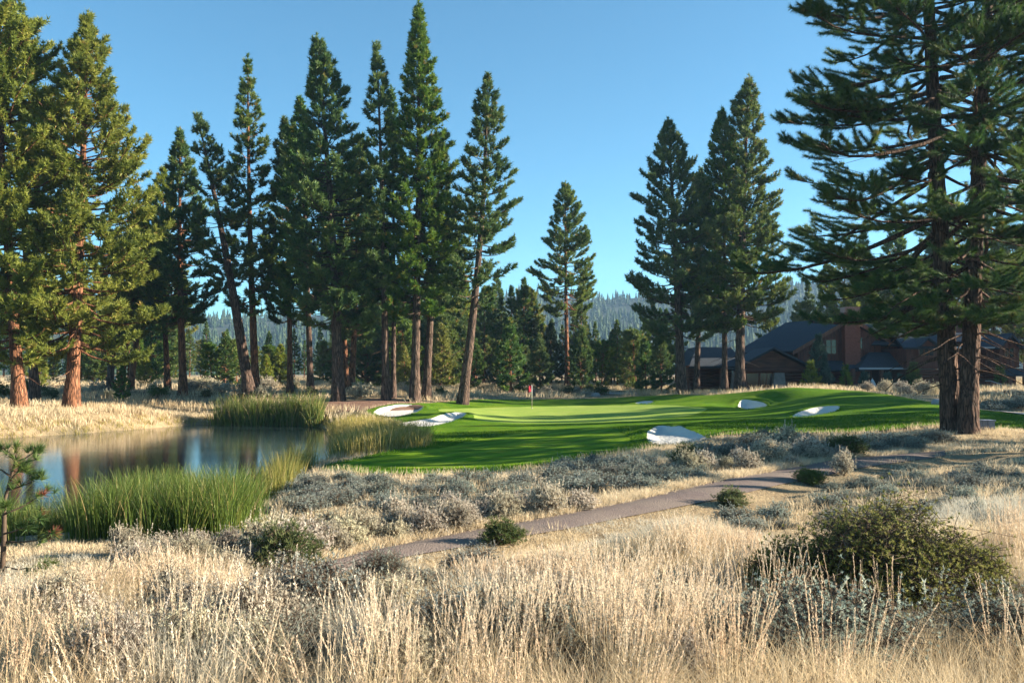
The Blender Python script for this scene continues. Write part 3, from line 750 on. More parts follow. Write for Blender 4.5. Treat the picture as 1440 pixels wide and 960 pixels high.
# bank of the pond
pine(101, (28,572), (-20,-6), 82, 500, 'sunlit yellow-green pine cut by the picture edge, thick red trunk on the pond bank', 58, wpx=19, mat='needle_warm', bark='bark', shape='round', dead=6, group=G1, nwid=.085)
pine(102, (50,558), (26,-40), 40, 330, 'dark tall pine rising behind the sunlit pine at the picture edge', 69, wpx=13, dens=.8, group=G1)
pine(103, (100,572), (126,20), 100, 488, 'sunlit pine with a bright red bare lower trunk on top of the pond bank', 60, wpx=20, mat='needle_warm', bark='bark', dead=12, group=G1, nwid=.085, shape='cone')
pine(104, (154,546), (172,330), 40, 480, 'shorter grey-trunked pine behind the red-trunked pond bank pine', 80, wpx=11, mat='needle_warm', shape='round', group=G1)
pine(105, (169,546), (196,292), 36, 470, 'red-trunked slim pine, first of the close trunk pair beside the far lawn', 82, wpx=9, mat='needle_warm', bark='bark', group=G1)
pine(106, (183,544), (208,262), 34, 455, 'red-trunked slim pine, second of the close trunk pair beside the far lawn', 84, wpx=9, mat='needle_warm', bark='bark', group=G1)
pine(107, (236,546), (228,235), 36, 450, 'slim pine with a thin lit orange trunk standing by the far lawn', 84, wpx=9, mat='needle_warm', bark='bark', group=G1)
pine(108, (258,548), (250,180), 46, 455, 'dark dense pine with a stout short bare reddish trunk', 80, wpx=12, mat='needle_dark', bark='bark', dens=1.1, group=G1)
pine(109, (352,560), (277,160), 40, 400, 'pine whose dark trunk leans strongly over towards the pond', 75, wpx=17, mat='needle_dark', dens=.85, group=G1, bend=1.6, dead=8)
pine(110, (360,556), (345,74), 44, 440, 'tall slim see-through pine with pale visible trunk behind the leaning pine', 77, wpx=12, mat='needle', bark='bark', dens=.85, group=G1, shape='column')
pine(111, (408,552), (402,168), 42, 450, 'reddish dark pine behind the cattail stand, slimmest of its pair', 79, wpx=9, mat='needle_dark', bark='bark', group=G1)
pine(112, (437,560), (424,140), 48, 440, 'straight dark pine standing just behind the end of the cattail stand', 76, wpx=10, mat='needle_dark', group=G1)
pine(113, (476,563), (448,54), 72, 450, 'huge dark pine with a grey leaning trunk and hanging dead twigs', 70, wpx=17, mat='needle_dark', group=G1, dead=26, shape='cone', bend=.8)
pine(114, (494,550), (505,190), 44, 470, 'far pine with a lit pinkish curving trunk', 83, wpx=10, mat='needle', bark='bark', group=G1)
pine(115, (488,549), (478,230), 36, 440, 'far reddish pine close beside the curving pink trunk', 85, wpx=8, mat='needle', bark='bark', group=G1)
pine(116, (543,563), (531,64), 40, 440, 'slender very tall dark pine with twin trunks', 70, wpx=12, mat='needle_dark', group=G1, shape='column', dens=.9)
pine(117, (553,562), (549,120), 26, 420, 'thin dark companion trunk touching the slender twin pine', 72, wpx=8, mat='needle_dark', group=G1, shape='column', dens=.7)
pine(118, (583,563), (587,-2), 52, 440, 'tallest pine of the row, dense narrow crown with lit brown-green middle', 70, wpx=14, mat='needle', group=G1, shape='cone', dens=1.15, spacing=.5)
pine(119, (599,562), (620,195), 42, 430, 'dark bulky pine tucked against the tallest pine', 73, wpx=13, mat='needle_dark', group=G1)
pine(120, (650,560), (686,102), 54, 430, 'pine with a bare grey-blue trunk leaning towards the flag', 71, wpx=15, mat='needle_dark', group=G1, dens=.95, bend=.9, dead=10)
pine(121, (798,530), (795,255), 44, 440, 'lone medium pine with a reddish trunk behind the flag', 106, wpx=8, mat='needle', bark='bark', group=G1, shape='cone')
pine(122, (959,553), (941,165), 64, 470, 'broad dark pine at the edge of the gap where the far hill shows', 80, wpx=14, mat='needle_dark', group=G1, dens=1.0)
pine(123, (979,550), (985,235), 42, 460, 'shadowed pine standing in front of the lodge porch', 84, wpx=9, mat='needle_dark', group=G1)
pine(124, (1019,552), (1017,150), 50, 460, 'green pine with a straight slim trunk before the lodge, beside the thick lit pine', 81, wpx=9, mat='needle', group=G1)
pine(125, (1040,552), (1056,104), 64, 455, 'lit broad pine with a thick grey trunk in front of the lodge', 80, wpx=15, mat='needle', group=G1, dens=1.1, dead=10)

# the big pair by the trail
G2 = 'pair of big pines by the gravel trail'
kwn = dict(near=True, nn=44, nlen=.24, nwid=.0145, e_top=.32, e_bot=-.36, lop=.28, spacing=.66, start_t=.25, tuft_step=.2, dead=16)
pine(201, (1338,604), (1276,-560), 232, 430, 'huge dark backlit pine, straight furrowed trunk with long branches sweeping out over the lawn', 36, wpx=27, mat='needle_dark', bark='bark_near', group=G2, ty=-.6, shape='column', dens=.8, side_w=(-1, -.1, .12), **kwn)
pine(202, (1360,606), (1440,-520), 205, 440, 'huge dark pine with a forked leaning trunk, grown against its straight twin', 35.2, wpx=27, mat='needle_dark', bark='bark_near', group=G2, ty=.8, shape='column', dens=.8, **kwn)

# ---- background pines and young trees: a few shapes, copied
def proto(seed, Hh, R, cb, mat, name, **kw):
    rnd = np.random.default_rng(seed)
    kw = {**dict(dead=2, spacing=.8, nn=8, nlen=.5, nwid=.13, tuft_step=.45), **kw}
    WV, WT, NV, NT, tint = pine_parts(rnd, Hh, (rnd.uniform(-.5, .5), 0), cb, R, .012 * Hh + .04, **kw)
    o = empty(name, (0, 0, 0)); a = mk('trunk', WV, WT, M['bark'], o, smooth=True); b = mk('crown', NV, NT, M[mat], o, tint=tint)
    return o
PB = [proto(301, 20, 3.4, 4, 'needle', 'pine_tree'), proto(302, 20, 3.0, 2.5, 'needle_dark', 'pine_tree'), proto(303, 20, 4.0, 5, 'needle_warm', 'pine_tree', shape='round'),
      proto(304, 7, 1.9, .4, 'needle_warm', 'young_pine', spacing=.4, nlen=.36, nwid=.1), proto(305, 8, 2.1, .3, 'needle_dark', 'young_pine', spacing=.4, nlen=.36, nwid=.1),
      proto(306, 7, 2.0, .4, 'needle', 'young_pine', spacing=.42, nlen=.36, nwid=.1, shape='round')]
PH = [20, 20, 20, 7, 8, 7]; used = [0] * 6
def bg(k, px, topy, d, label, group, by=540, rz=None):
    p = at(px, by, d); z = Hz(p[0], p[1]) - .1; tz = at(px, topy, d)[2]; s = (tz - z) / PH[k]
    if used[k] == 0: o = PB[k]; o.location = (p[0], p[1], z); o.rotation_euler.z = rnd_.uniform(0, 6); o.scale = (s,) * 3
    else: o = copy_tree(PB[k], (p[0], p[1], z), rnd_.uniform(0, 6), s)
    used[k] += 1
    return tag(o, label, 'tree', group)
rnd_ = random.Random(5)
gA = 'distant pines filling the wood behind the trunk row'
for px in range(-60, 720, 14):
    k = rnd_.choice([0, 0, 1, 1, 2]); x = px + rnd_.uniform(-7, 7)
    bg(k, x, rnd_.uniform(478, 500) if 22 < x < 112 else rnd_.uniform(450, 495) if 255 < x < 470 else rnd_.uniform(365, 445), rnd_.uniform(118, 170), 'distant dark pine in the wood seen between the tall bare trunks', gA)
for px in list(range(118, 245, 15)) + list(range(470, 660, 13)):
    x = px + rnd_.uniform(-6, 6); bg(rnd_.choice([1, 4, 0, 5]), x, rnd_.uniform(425, 485), rnd_.uniform(100, 122), 'mid-height green pine between the wood and the bare trunk row', 'mid-height pines before the wood')
gA2 = 'distant pines closing the gap behind the flag'
for px, ty in ((655,420),(668,430),(680,405),(692,415),(706,410),(718,400),(728,415),(738,392),(752,415),(763,440),(776,445),(790,452),(806,445),(818,430),(828,455),(838,448),(850,478),(860,470),(868,450),(878,465),(886,455),(896,470),(908,450),(918,430),(928,440),(938,430),(950,440)):
    bg(rnd_.choice([0, 1, 1]), px, ty + rnd_.uniform(-6, 6), rnd_.uniform(104, 135), 'dark pine in the treeline behind the flag and dry meadow', gA2)
bg(2, 741, 405, 112, 'slim bright yellow-green lit tree in the dark treeline behind the flag', gA2)
gB = 'pines standing behind the lodge'
for px, ty, k in ((1085,395,0),(1115,415,1),(1140,370,1),(1165,345,0),(1190,330,2),(1215,300,1),(1240,360,2),(1262,280,0),(1290,345,2),(1315,300,1),(1345,260,2),(1372,320,2),(1400,240,0),(1425,310,2),(1450,220,1),(1480,260,0),(1130,400,2),(1205,390,2),(1280,385,0),(1440,380,2)):
    bg(k, px, ty + 25, rnd_.uniform(108, 135), 'pine rising behind the lodge roof, partly hidden by the big near branches', gB)
gC = 'young pines at the edge of the far wood'
for px, ty, k in ((20,500,4),(58,488,3),(76,505,5),(118,498,3),(140,508,5),(205,495,3),(222,510,5),(300,485,5),(318,470,4),(333,480,5),(372,500,3),(384,488,5),(395,485,3),(455,480,3),(466,500,5),(515,495,4),(527,480,5),(566,470,5),(571,505,3),(617,475,3),(630,465,5),(668,490,4),(690,480,4),(705,500,4),(720,470,4),(735,500,4),(760,490,4),(776,475,4),(820,480,4),(846,500,5),(862,485,4),(880,490,4),(893,485,5),(905,495,4)):
    bg(k, px + rnd_.uniform(-4, 4), ty - (18 if px > 470 else 0), rnd_.uniform(90, 112), 'young bushy pine at the foot of the far wood, branches down to the grass' if k != 4 else 'young dark pine at the foot of the far wood, branches down to the grass', gC if k != 4 else 'young dark pines at the edge of the far wood')
bg(4, 930, 470, 86, 'low round dark juniper-like conifer beside the lodge porch pines', None)
bg(4, 172, 515, 74, 'small very dark bushy pine between the red trunks above the pond', None)
# spruces by the lodge
def spruce(px, by, ty, d, hw, label, mat='spruce', name='spruce_tree'):
    p = at(px, by, d); z = Hz(p[0], p[1]); hh = at(px, ty, d)[2] - z
    rnd = np.random.default_rng(int(px)); WV, WT, NV, NT, tint = pine_parts(rnd, hh, (0, 0), .25, hw * d / FPX * 1.15, .1, shape='spruce', spacing=.28, nn=9, nlen=.3, nwid=.06, dead=0, e_top=.9, e_bot=.05, tuft_step=.25, bend=0)
    o = tag(empty(name, (p[0], p[1], z)), label, 'tree'); mk('trunk', WV, WT, M['bark_grey'], o); mk('crown', NV, NT, M[mat], o, tint=tint)
spruce(1152, 545, 474, 83, 19, 'biggest blue-green spruce standing against the lodge gable')
spruce(1215, 547, 529, 82, 6, 'tiny blue spruce just left of the white cone under the porch')
spruce(1248, 548, 530, 82, 6, 'tiny blue spruce by the porch post right of the white cone')
spruce(1267, 550, 531, 82, 6, 'tiny blue spruce beside the log wall corner')
spruce(1285, 552, 515, 82, 11, 'bright green bushy young conifer against the log wall', 'needle')
spruce(1407, 548, 520, 82, 9, 'green young conifer under the balcony end of the lodge', 'needle')
spruce(1190, 547, 520, 83, 8, 'slim green young conifer at the porch corner', 'needle')
spruce(1140, 546, 515, 81, 12, 'light green leafy young tree in front of the biggest spruce', 'needle_warm')
# pines standing beside the hole, out of the frame, whose shade falls on it
gS = 'pines beside the hole beyond the picture edge'
def side(k, X, Y, h, label):
    z = Hz(X, Y) - .1; s = h / PH[k]
    o = copy_tree(PB[k], (X, Y, z), rnd_.uniform(0, 6), s); tag(o, label, 'tree', gS)
for X, Y, h, k in ((25,25.0,8,1),(28,29.0,12,1),(31,22,9,1),(27,20.5,7,1),(36,27,13,1),(34,32,14,0),(42,46,18,1),(37,41,14,0),(60,45,22,1),(66,56,22,1),(54,60,22,1),(58,52,18,0),(54,76,22,1),(62,84,24,0),(70,90,24,1),(60,95,22,0),(72,80,24,1)):
    side(k, X, Y, h, 'pine standing beside the hole beyond the picture edge')
# foreground sapling at the picture edge
def sapling():
    rnd = np.random.default_rng(77); d = 10.5; p = at(2, 812, d); z = Hz(p[0], p[1]); tz = at(22, 628, d)[2] - z
    o = tag(empty('pine_sapling', (p[0], p[1], z)), 'scraggly pine sapling with some red dead tufts at the picture edge before the reeds', 'sapling')
    mpp = d / FPX
    tp = np.array([[0, 0, -.1], [.02, 0, .3 * tz], [.0, .03, .6 * tz], [.12, 0, .85 * tz], [.17, 0, tz]]); mb = MB(); mb.tube(tp, [.035, .03, .022, .015, .008], 8)
    C = []; D = []; Cd = []; Dd = []
    def limb(z0, dx, dy, dz, r):
        s = np.linspace(0, 1, 6)[:, None]; b = np.array([np.interp(z0, tp[:, 2], tp[:, 0]), 0, z0])
        P = b + s * np.array([dx, dy, dz]) + np.array([0, 0, 1]) * (.18 * abs(dx) * s ** 3 - .12 * abs(dx) * s) + rnd.normal(0, .012, (6, 3)) * s; mb.tube(P, r * (1 - .7 * s[:, 0]), 5); return P
    for z0, dx, dy, dz, dead in ((.12*tz,.55,-.1,.0,0),(.15*tz,-.4,.1,.0,0),(.3*tz,.6,.05,.05,1),(.36*tz,.5,-.15,.18,1),(.33*tz,-.45,0,.1,1),(.5*tz,.42,.12,.22,1),(.55*tz,-.3,-.1,.2,0),(.52*tz,.2,-.3,.1,0),(.68*tz,.36,0,.12,0),(.75*tz,.2,-.1,.18,0),(.78*tz,-.28,0,.2,0),(.88*tz,.22,.1,.14,0),(.9*tz,-.12,-.05,.16,0)):
        P = limb(z0, dx, dy, dz, .014)
        for q in (3, 4, 5, 5):
            c = P[q] + rnd.normal(0, .02, 3); dd = norm(P[q] - P[q - 1] + np.array([0, 0, .05]))
            (Cd if dead and rnd.random() < .6 else C).append(c); (Dd if len(Cd) > len(Dd) else D).append(dd)
            for sgn in (-1, 1):
                if rnd.random() < .6: C.append(c + rnd.normal(0, .05, 3)); D.append(norm(dd + rnd.normal(0, .5, 3)))
    for zz in (.9, .95, 1.0): C.append(np.array([.15, 0, tz * zz])); D.append(np.array([.2, 0, 1.]))
    mb.build('trunk', M['twig'], o, smooth=True)
    V, T = needles(np.array(C), np.array(D), 46, .13, .007, .55, rnd); mk('crown', V, T, M['needle_dark'], o, tint=np.repeat(rnd.uniform(.2, .8, len(C)), 46 * 3))
    V, T = needles(np.array(Cd), np.array(Dd), 40, .11, .007, .6, rnd); tag(mk('dead_tuft', V, T, M['deadleaf'], o, tint=np.repeat(rnd.uniform(0, 1, len(Cd)), 40 * 3)), 'red dead needles on the low twigs')
sapling()

# ================================================================== GRASS, REEDS, SHRUBS
R4 = np.random.default_rng(44)
def to_px(X, Y, Z): return 720 + X / Y * FPX, 525 + (ZC - Z) / Y * FPX
def scatter(n, y0, y1, px0=-120, px1=1560, power=1.0):
    """points of the visible wedge, even over the ground"""
    Y = np.sqrt(R4.uniform(y0 ** 2, y1 ** 2, n)) if power == 1 else y0 + (y1 - y0) * R4.uniform(0, 1, n) ** power
    X = (R4.uniform(px0, px1, n) - 720) / FPX * Y
    return X, Y
_oa = np.argsort(A[:, 0]); _ob = np.argsort(B[:, 0])
def north(X, Y): return Y - np.interp(X, A[_oa, 0], A[_oa, 1])          # metres beyond the trail (negative: not beyond)
def south(X, Y): return np.interp(X, B[_ob, 0], B[_ob, 1]) - Y
def free(X, Y, pathgap=.02, pondgap=.15, turfgap=.05):
    k = sdist(path_poly, X, Y) < -pathgap
    k &= sdist(pond, X, Y) < -pondgap
    m = (X > lo[0] - 1) & (X < hi[0] + 1) & (Y > lo[1] - 1) & (Y < hi[1] + 1)
    t = np.full(X.shape, -9.); t[m] = sdist(turf, X[m], Y[m])
    return k & (t < -turfgap)

def blade_mesh(X, Y, h, wd, lean, k=4, nper=1, spread=.08, tint=None, jit=.35, curl=.35, wind=0.0, tvar=.15):
    """nper blades round each (X,Y); returns V,T,tint,tips,tipdirs"""
    n = len(X); i = np.repeat(np.arange(n), nper); N = len(i)
    a = R4.uniform(0, 6.283, N); r = spread * np.sqrt(R4.random(N))
    bx = X[i] + r * np.cos(a); by = Y[i] + r * np.sin(a)
    hh = h[i] * R4.uniform(1 - jit, 1 + jit * .5, N)
    le = lean * R4.uniform(.2, 1.3, N) * (.4 + .6 * r / max(spread, 1e-3)); la = a + R4.normal(0, .5, N)
    t = np.linspace(0, 1, k)[None]
    out = hh[:, None] * (le[:, None] * (t * (1 - curl) + curl * t ** 2.5))
    zz = hh[:, None] * t * np.sqrt(np.clip(1 - (le[:, None] * .6 * t) ** 2, .1, 1))
    gz = Hq(bx, by)
    wx, wy = R4.normal(0, wind, n)[i], R4.normal(0, wind * .5, n)[i]
    P = np.stack([bx[:, None] + out * np.cos(la)[:, None] + wx[:, None] * hh[:, None] * t ** 1.6, by[:, None] + out * np.sin(la)[:, None] + wy[:, None] * hh[:, None] * t ** 1.6, gz[:, None] - .03 + zz], -1)
    W = wd * R4.uniform(.7, 1.3, N)[:, None] * (1 - .85 * t ** 1.5)
    V, T = ribbons(P, W, R4)
    tn = np.repeat(np.clip((tint[i] if tint is not None else .5) + R4.normal(0, tvar, N), 0, 1), 2 * k)
    return V, T, tn, P
def join(parts):
    V = []; T = []; tn = []; n = 0; mi = []
    for p in parts:
        V.append(p[0]); T.append(p[1] + n); tn.append(p[2]); n += len(p[0]); mi.append(np.full(len(p[1]), p[3] if len(p) > 3 else 0))
    return np.concatenate(V), np.concatenate(T), np.concatenate(tn), np.concatenate(mi)

# --- tall seed-headed grass of the near slope
def patch(px, py):
    v = np.zeros_like(px)
    for cx, cy, rx, ry, s in ((235,850,150,90,1),(60,880,90,70,.7),(720,820,110,70,.8),(880,860,150,110,1),(1010,800,110,70,.9),(800,920,160,70,.8),(1360,830,110,70,1),(1400,740,90,50,1),(1130,870,60,40,.7),(960,760,60,40,.6),(520,900,60,60,.4),(120,985,120,40,.5),(780,990,150,40,.6)):
        v = np.maximum(v, s * np.exp(-((px - cx) / rx) ** 2 - ((py - cy) / ry) ** 2))
    return np.maximum(v, .22)
X, Y = scatter(3600, 4.0, 15.5); ok = free(X, Y, .15); X, Y = X[ok], Y[ok]
pxx, pyy = to_px(X, Y, Hq(X, Y)); pv = patch(pxx, pyy)
ok = (R4.random(len(X)) < pv * .85 * sstep(.40, .58, fbm(X * 1.1, Y * 1.1, 21))) & (pyy > 765) & ~((np.abs(pxx - 1240) < 165) & (pyy > 770) & (pyy < 960) & (R4.random(len(X)) < .86))
X, Y = X[ok], Y[ok]
hb = .46 + .42 * fbm(X * .9, Y * .9, 23)
pxx, pyy = to_px(X, Y, Hq(X, Y)); TOPX = [-100, 60, 130, 230, 300, 380, 440, 560, 640, 760, 860, 960, 1060, 1150, 1270, 1340, 1440, 1560]; TOPY = [805, 800, 790, 765, 775, 806, 818, 808, 784, 770, 755, 722, 745, 770, 740, 700, 690, 690]
def toplimit(h, pxx, pyy, Y, slack=0): return np.minimum(h, (pyy - np.interp(pxx, TOPX, TOPY) + slack) / FPX * Y * .93)
hb = toplimit(hb, pxx, pyy, Y); ok = hb > .3; X, Y, hb = X[ok], Y[ok], hb[ok]; tb = .05 + .9 * noise(X * .55, Y * .55, 25)
V, T, tn, P = blade_mesh(X, Y, hb, .0055, .22, 5, 17, .17, tb, jit=.45, curl=.3, wind=.13)
def seedline(P, tl, hb, ns):
    frac = 1 - np.clip(tl / np.repeat(hb, 17), 0, .9)                    # heads run up the stem from here to its tip
    u = (frac[:, None] + (1 - frac)[:, None] * np.linspace(0, 1, ns)[None]) * (P.shape[1] - 1)
    i = np.minimum(u.astype(int), P.shape[1] - 2); f = (u - i)[..., None]; r = np.arange(len(P))[:, None]
    return P[r, i] * (1 - f) + P[r, i + 1] * f
tips = P[:, -1]; td = norm(P[:, -1] - P[:, -2]); tl = np.repeat(hb, 17) * R4.uniform(.38, .62, len(tips))
ns = 26; s = np.linspace(0, 1, ns)[None, :, None]
pl = seedline(P, tl, hb, ns)
hd = R4.random(len(tips)) < .82; pl = pl[hd].reshape(-1, 3); d3 = np.repeat(td[hd], ns, 0)
hv, ht = needles(pl, d3, 2, .021, .0075, .36, R4)
htn = np.repeat(np.clip(np.repeat(np.repeat(tb, 17)[hd] + R4.normal(0, .12, hd.sum()), ns), 0, 1), 6)
V, T, tn, mi = join([(V, T, tn, 0), (hv, ht, htn, 1)])
tag(mk('tall_grass', V, T, [M['straw'], M['seed']], tint=tn, midx=mi), kind='stuff')

# --- fine bunchgrass, near
X, Y = scatter(5200, 4.2, 16); ok = free(X, Y, .0); X, Y = X[ok], Y[ok]
dn = fbm(X * .7, Y * .7, 41); ok = R4.random(len(X)) < sstep(.25, .5, dn) * .9 + .1; X, Y = X[ok], Y[ok]
h = .22 + .26 * fbm(X * .8, Y * .8, 43); pxx, pyy = to_px(X, Y, Hq(X, Y)); h = np.maximum(toplimit(h, pxx, pyy, Y, 4), .10); tb = .3 + .6 * (fbm(X * .5, Y * .5, 45) - .15)
far_ = Y > 9
a = blade_mesh(X[~far_], Y[~far_], h[~far_], .0045, .8, 5, 50, .13, tb[~far_], jit=.5, curl=.7, wind=.2)
b = blade_mesh(X[far_], Y[far_], h[far_], .008, .8, 4, 26, .14, tb[far_], jit=.5, curl=.6, wind=.2)
gk = fbm(X * .45, Y * .45, 47); sel = [np.repeat(gk[~far_] > .56, 50), np.repeat(gk[far_] > .56, 26)]
V, T, tn, mi = join([a[:3], b[:3]])
mi = np.concatenate([sl_[(np.arange(len(p_[1])) % (len(p_[1]) // 2)) // (k_ - 1)] for p_, sl_, k_ in ((a, sel[0], 5), (b, sel[1], 4))]).astype(int)
tag(mk('bunch_grass', V, T, [M['straw'], M['straw_grey']], tint=tn, midx=mi), kind='stuff')

# --- pale short grass of the middle ground, both sides of the trail
X, Y = scatter(7600, 13.5, 38); ok = free(X, Y, -.12); X, Y = X[ok], Y[ok]
pxx, pyy = to_px(X, Y, Hq(X, Y))
ok = (Y > 14) & (pxx > 330); X, Y = X[ok], Y[ok]
h = (.10 + .20 * fbm(X * .6, Y * .6, 51)) * np.where((south(X, Y) > -.1) & (south(X, Y) < 2.4), .15 + .3 * np.clip(south(X, Y) / 2.4, 0, 1), 1); tb = .35 + .6 * (fbm(X * .4, Y * .4, 53) - .2)
a = blade_mesh(X, Y, h, .013, .75, 3, 15, .17, tb)
tag(mk('dry_grass', a[0], a[1], M['straw'], tint=a[2]), kind='stuff')
# trail verge: denser lit tufts along the upper edge of the trail
e = R4.integers(0, len(A), 1300); n_ = norm(A - B); off = R4.uniform(.0, 1.1, 1300) ** 1.3
X, Y = (A[e] + n_[e] * off[:, None] + R4.normal(0, .12, (1300, 2))).T; ok = free(X, Y, -.05); X, Y = X[ok], Y[ok]
a1 = blade_mesh(X, Y, np.full(len(X), .2), .012, .9, 3, 20, .16, np.full(len(X), .62))
e = R4.integers(0, len(B), 700); off = R4.uniform(.0, .7, 700)
X, Y = (B[e] - n_[e] * off[:, None] + R4.normal(0, .1, (700, 2))).T; ok = free(X, Y, -.05); X, Y = X[ok], Y[ok]
a2 = blade_mesh(X, Y, np.full(len(X), .06), .011, 1.0, 3, 16, .16, np.full(len(X), .5))
V, T, tn, mi = join([a1[:3], a2[:3]]); tag(mk('verge_grass', V, T, M['straw'], tint=tn), kind='stuff')
# fringe of taller rough where the turf ends
tl_ = resample(turf, .22); nrm = norm(tl_ - turf.mean(0)); mrg = tl_ + nrm * R4.uniform(-.15, .5, (len(tl_), 1)); ok = sdist(turf, mrg[:, 0], mrg[:, 1]) < .12; X, Y = mrg[ok].T
pxx, pyy = to_px(X, Y, Hq(X, Y)); ok = ~((pxx > 480) & (pxx < 640) & (pyy > 600) & (pyy < 640)); X, Y = X[ok], Y[ok]
a = blade_mesh(X, Y, np.full(len(X), .28), .02, .5, 3, 9, .22, np.full(len(X), .4)); tag(mk('edge_grass', a[0], a[1], M['straw'], tint=a[2]), kind='stuff')

# --- meadow behind and pond bank
X, Y = scatter(15000, 44, 122, -60, 1500); ok = free(X, Y, 0, .3, .8); X, Y = X[ok], Y[ok]
ok = (fbm(X * .25, Y * .25, 61) > .38) & ~((Y > 64) & (Y < 72) & (X < -9) & (X > -17)); X, Y = X[ok], Y[ok]
h = .28 + .45 * fbm(X * .3, Y * .3, 63); tb = .25 + .7 * (fbm(X * .2, Y * .2, 65) - .2)
a = blade_mesh(X, Y, h, .045, .6, 3, 9, .35, tb); tag(mk('meadow_grass', a[0], a[1], M['straw'], tint=a[2]), kind='stuff')
X = R4.uniform(-46, -22, 5200); Y = R4.uniform(46, 70, 5200); ok = free(X, Y, 0, .02); X, Y = X[ok], Y[ok]; z = Hq(X, Y); ok = z < .95; X, Y = X[ok], Y[ok]
wet = sdist(pond, X, Y) > -2.2
a = blade_mesh(X, Y, np.where(wet, .34, .2), .03, .7, 3, 10, .26, np.where(wet, .55, .5)); tag(mk('bank_grass', a[0], a[1], M['straw'], tint=a[2]), kind='stuff')

# rank green-gold grass at the far waterline
pr_ = resample(pond, .12); pr_ = pr_[(pr_[:, 1] > 44) & (pr_[:, 0] < -12)]; pr_ = pr_ + R4.normal(0, .35, pr_.shape); X, Y = pr_.T
a = blade_mesh(X, Y, np.full(len(X), .3), .03, .6, 3, 9, .2, np.full(len(X), .45)); tag(mk('waterline_grass', a[0], a[1], M['reed_gold'], tint=a[2]), kind='stuff')

# short turf blades: fringe round every bunker and over the near rough
fx_ = []; 
for P in bunk.values():
    q_ = resample(P, .03); c_ = P.mean(0); fx_.append(np.repeat(q_ + norm(q_ - c_) * R4.uniform(-.03, .22, (len(q_), 1)), 2, 0))
tx = R4.uniform(lo[0], hi[0], 150000); ty = lo[1] + (46 - lo[1]) * R4.random(150000) ** 1.3
ok = (sdist(turf, tx, ty) > -.1) & ~inside(fair, tx, ty) & ~inside(green, tx, ty)
for P in bunk.values(): ok &= ~inside(P, tx, ty)
fx_.append(np.stack([tx[ok], ty[ok]], -1)[:52000]); fx_ = np.concatenate(fx_); X, Y = fx_.T
a = blade_mesh(X, Y, .07 + .07 * fbm(X * 1.5, Y * 1.5, 91), .018, .8, 2, 1, .05, .2 + .6 * fbm(X * .8, Y * .8, 93))
M['turf_blade'] = leaf_mat("turf_blade", [(.035, .10, .006), (.065, .16, .01), (.11, .20, .016), (.19, .22, .05)], .3, .05, .8)
a[0][:, 2] += .085; tag(mk('turf_grass', a[0], a[1], M['turf_blade'], tint=a[2]), kind='stuff')

# --- reeds
def reeds(name, pts, h, wd, n, mat, tb, lean=.28, gold=0.0, spread=.3):
    X, Y = pts[:, 0], pts[:, 1]
    a = blade_mesh(X, Y, h, wd, lean * 1.5, 5, n, spread, tb, jit=.5, curl=.7, wind=.1, tvar=.28)
    return tag(mk(name, a[0], a[1], M[mat], tint=a[2]), kind='stuff')
X = R4.uniform(-15, -5, 8000); Y = R4.uniform(15, 26.5, 8000); z = Hq(X, Y); pxx, pyy = to_px(X, Y, z)
topb = np.interp(pxx, [-60, 40, 90, 150, 240, 330, 385, 400], [762, 762, 762, 750, 726, 724, 740, 770]); ok = (pyy > topb) & (pxx < 398) & (pyy < 815) & (z < .4); X, Y = X[ok], Y[ok]
pp = np.stack([X, Y], -1)[:2000]
hgt = (.78 + .42 * fbm(pp[:, 0] * .8, pp[:, 1] * .8, 71))
reeds('reed_bed', pp, hgt, .016, 26, 'reed', .0 + .6 * fbm(pp[:, 0] * .5, pp[:, 1] * .5, 73), .3, spread=.22)
X = R4.uniform(-24, -12, 3000); Y = R4.uniform(55, 64, 3000); pxx, pyy = to_px(X, Y, Hq(X, Y)); ok = (pxx > 303) & (pxx < 448) & (pyy > 588) & (pyy < 604) & (R4.random(3000) < .8); pp = np.stack([X[ok], Y[ok]], -1)[:420]
reeds('cattail_stand', pp, np.full(len(pp), 1.75), .045, 16, 'reed', np.full(len(pp), .55), .2, spread=.4)
X = R4.uniform(-12, -3, 7000); Y = R4.uniform(30, 60, 7000); pxx, pyy = to_px(X, Y, Hq(X, Y)); s_ = sdist(pond, X, Y)
tdd = sdist(turf, X, Y)
ok = (pxx > 470) & (pxx < 612) & (pyy > 590) & (pyy < 640) & (s_ < .9) & (tdd < -.1) & (pyy < 650 - (pxx - 480) * .12) & (pyy > 598 + np.maximum(pxx - 500, 0) * .22); pp = np.stack([X[ok], Y[ok]], -1)[:800]
reeds('golden_reed_bed', pp, .6 + .5 * fbm(pp[:, 0] * .5, pp[:, 1] * .5, 75), .03, 12, 'reed_gold', .15 + .7 * fbm(pp[:, 0] * .4, pp[:, 1] * .4, 77), .3, spread=.4)
X = R4.uniform(-11, -4.5, 5000); Y = R4.uniform(23, 34, 5000); pxx, pyy = to_px(X, Y, Hq(X, Y)); s_ = sdist(pond, X, Y)
ok = (pxx > 315) & (pxx < 488) & (s_ > -.5) & (s_ < 1.0) & (fbm(X * .9, Y * .9, 79) > .42); pp = np.stack([X[ok], Y[ok]], -1)[:330]
reeds('shore_reed_bed', pp, .7 + .5 * R4.random(len(pp)), .016, 11, 'reed_gold', np.full(len(pp), .22), .25, spread=.3)

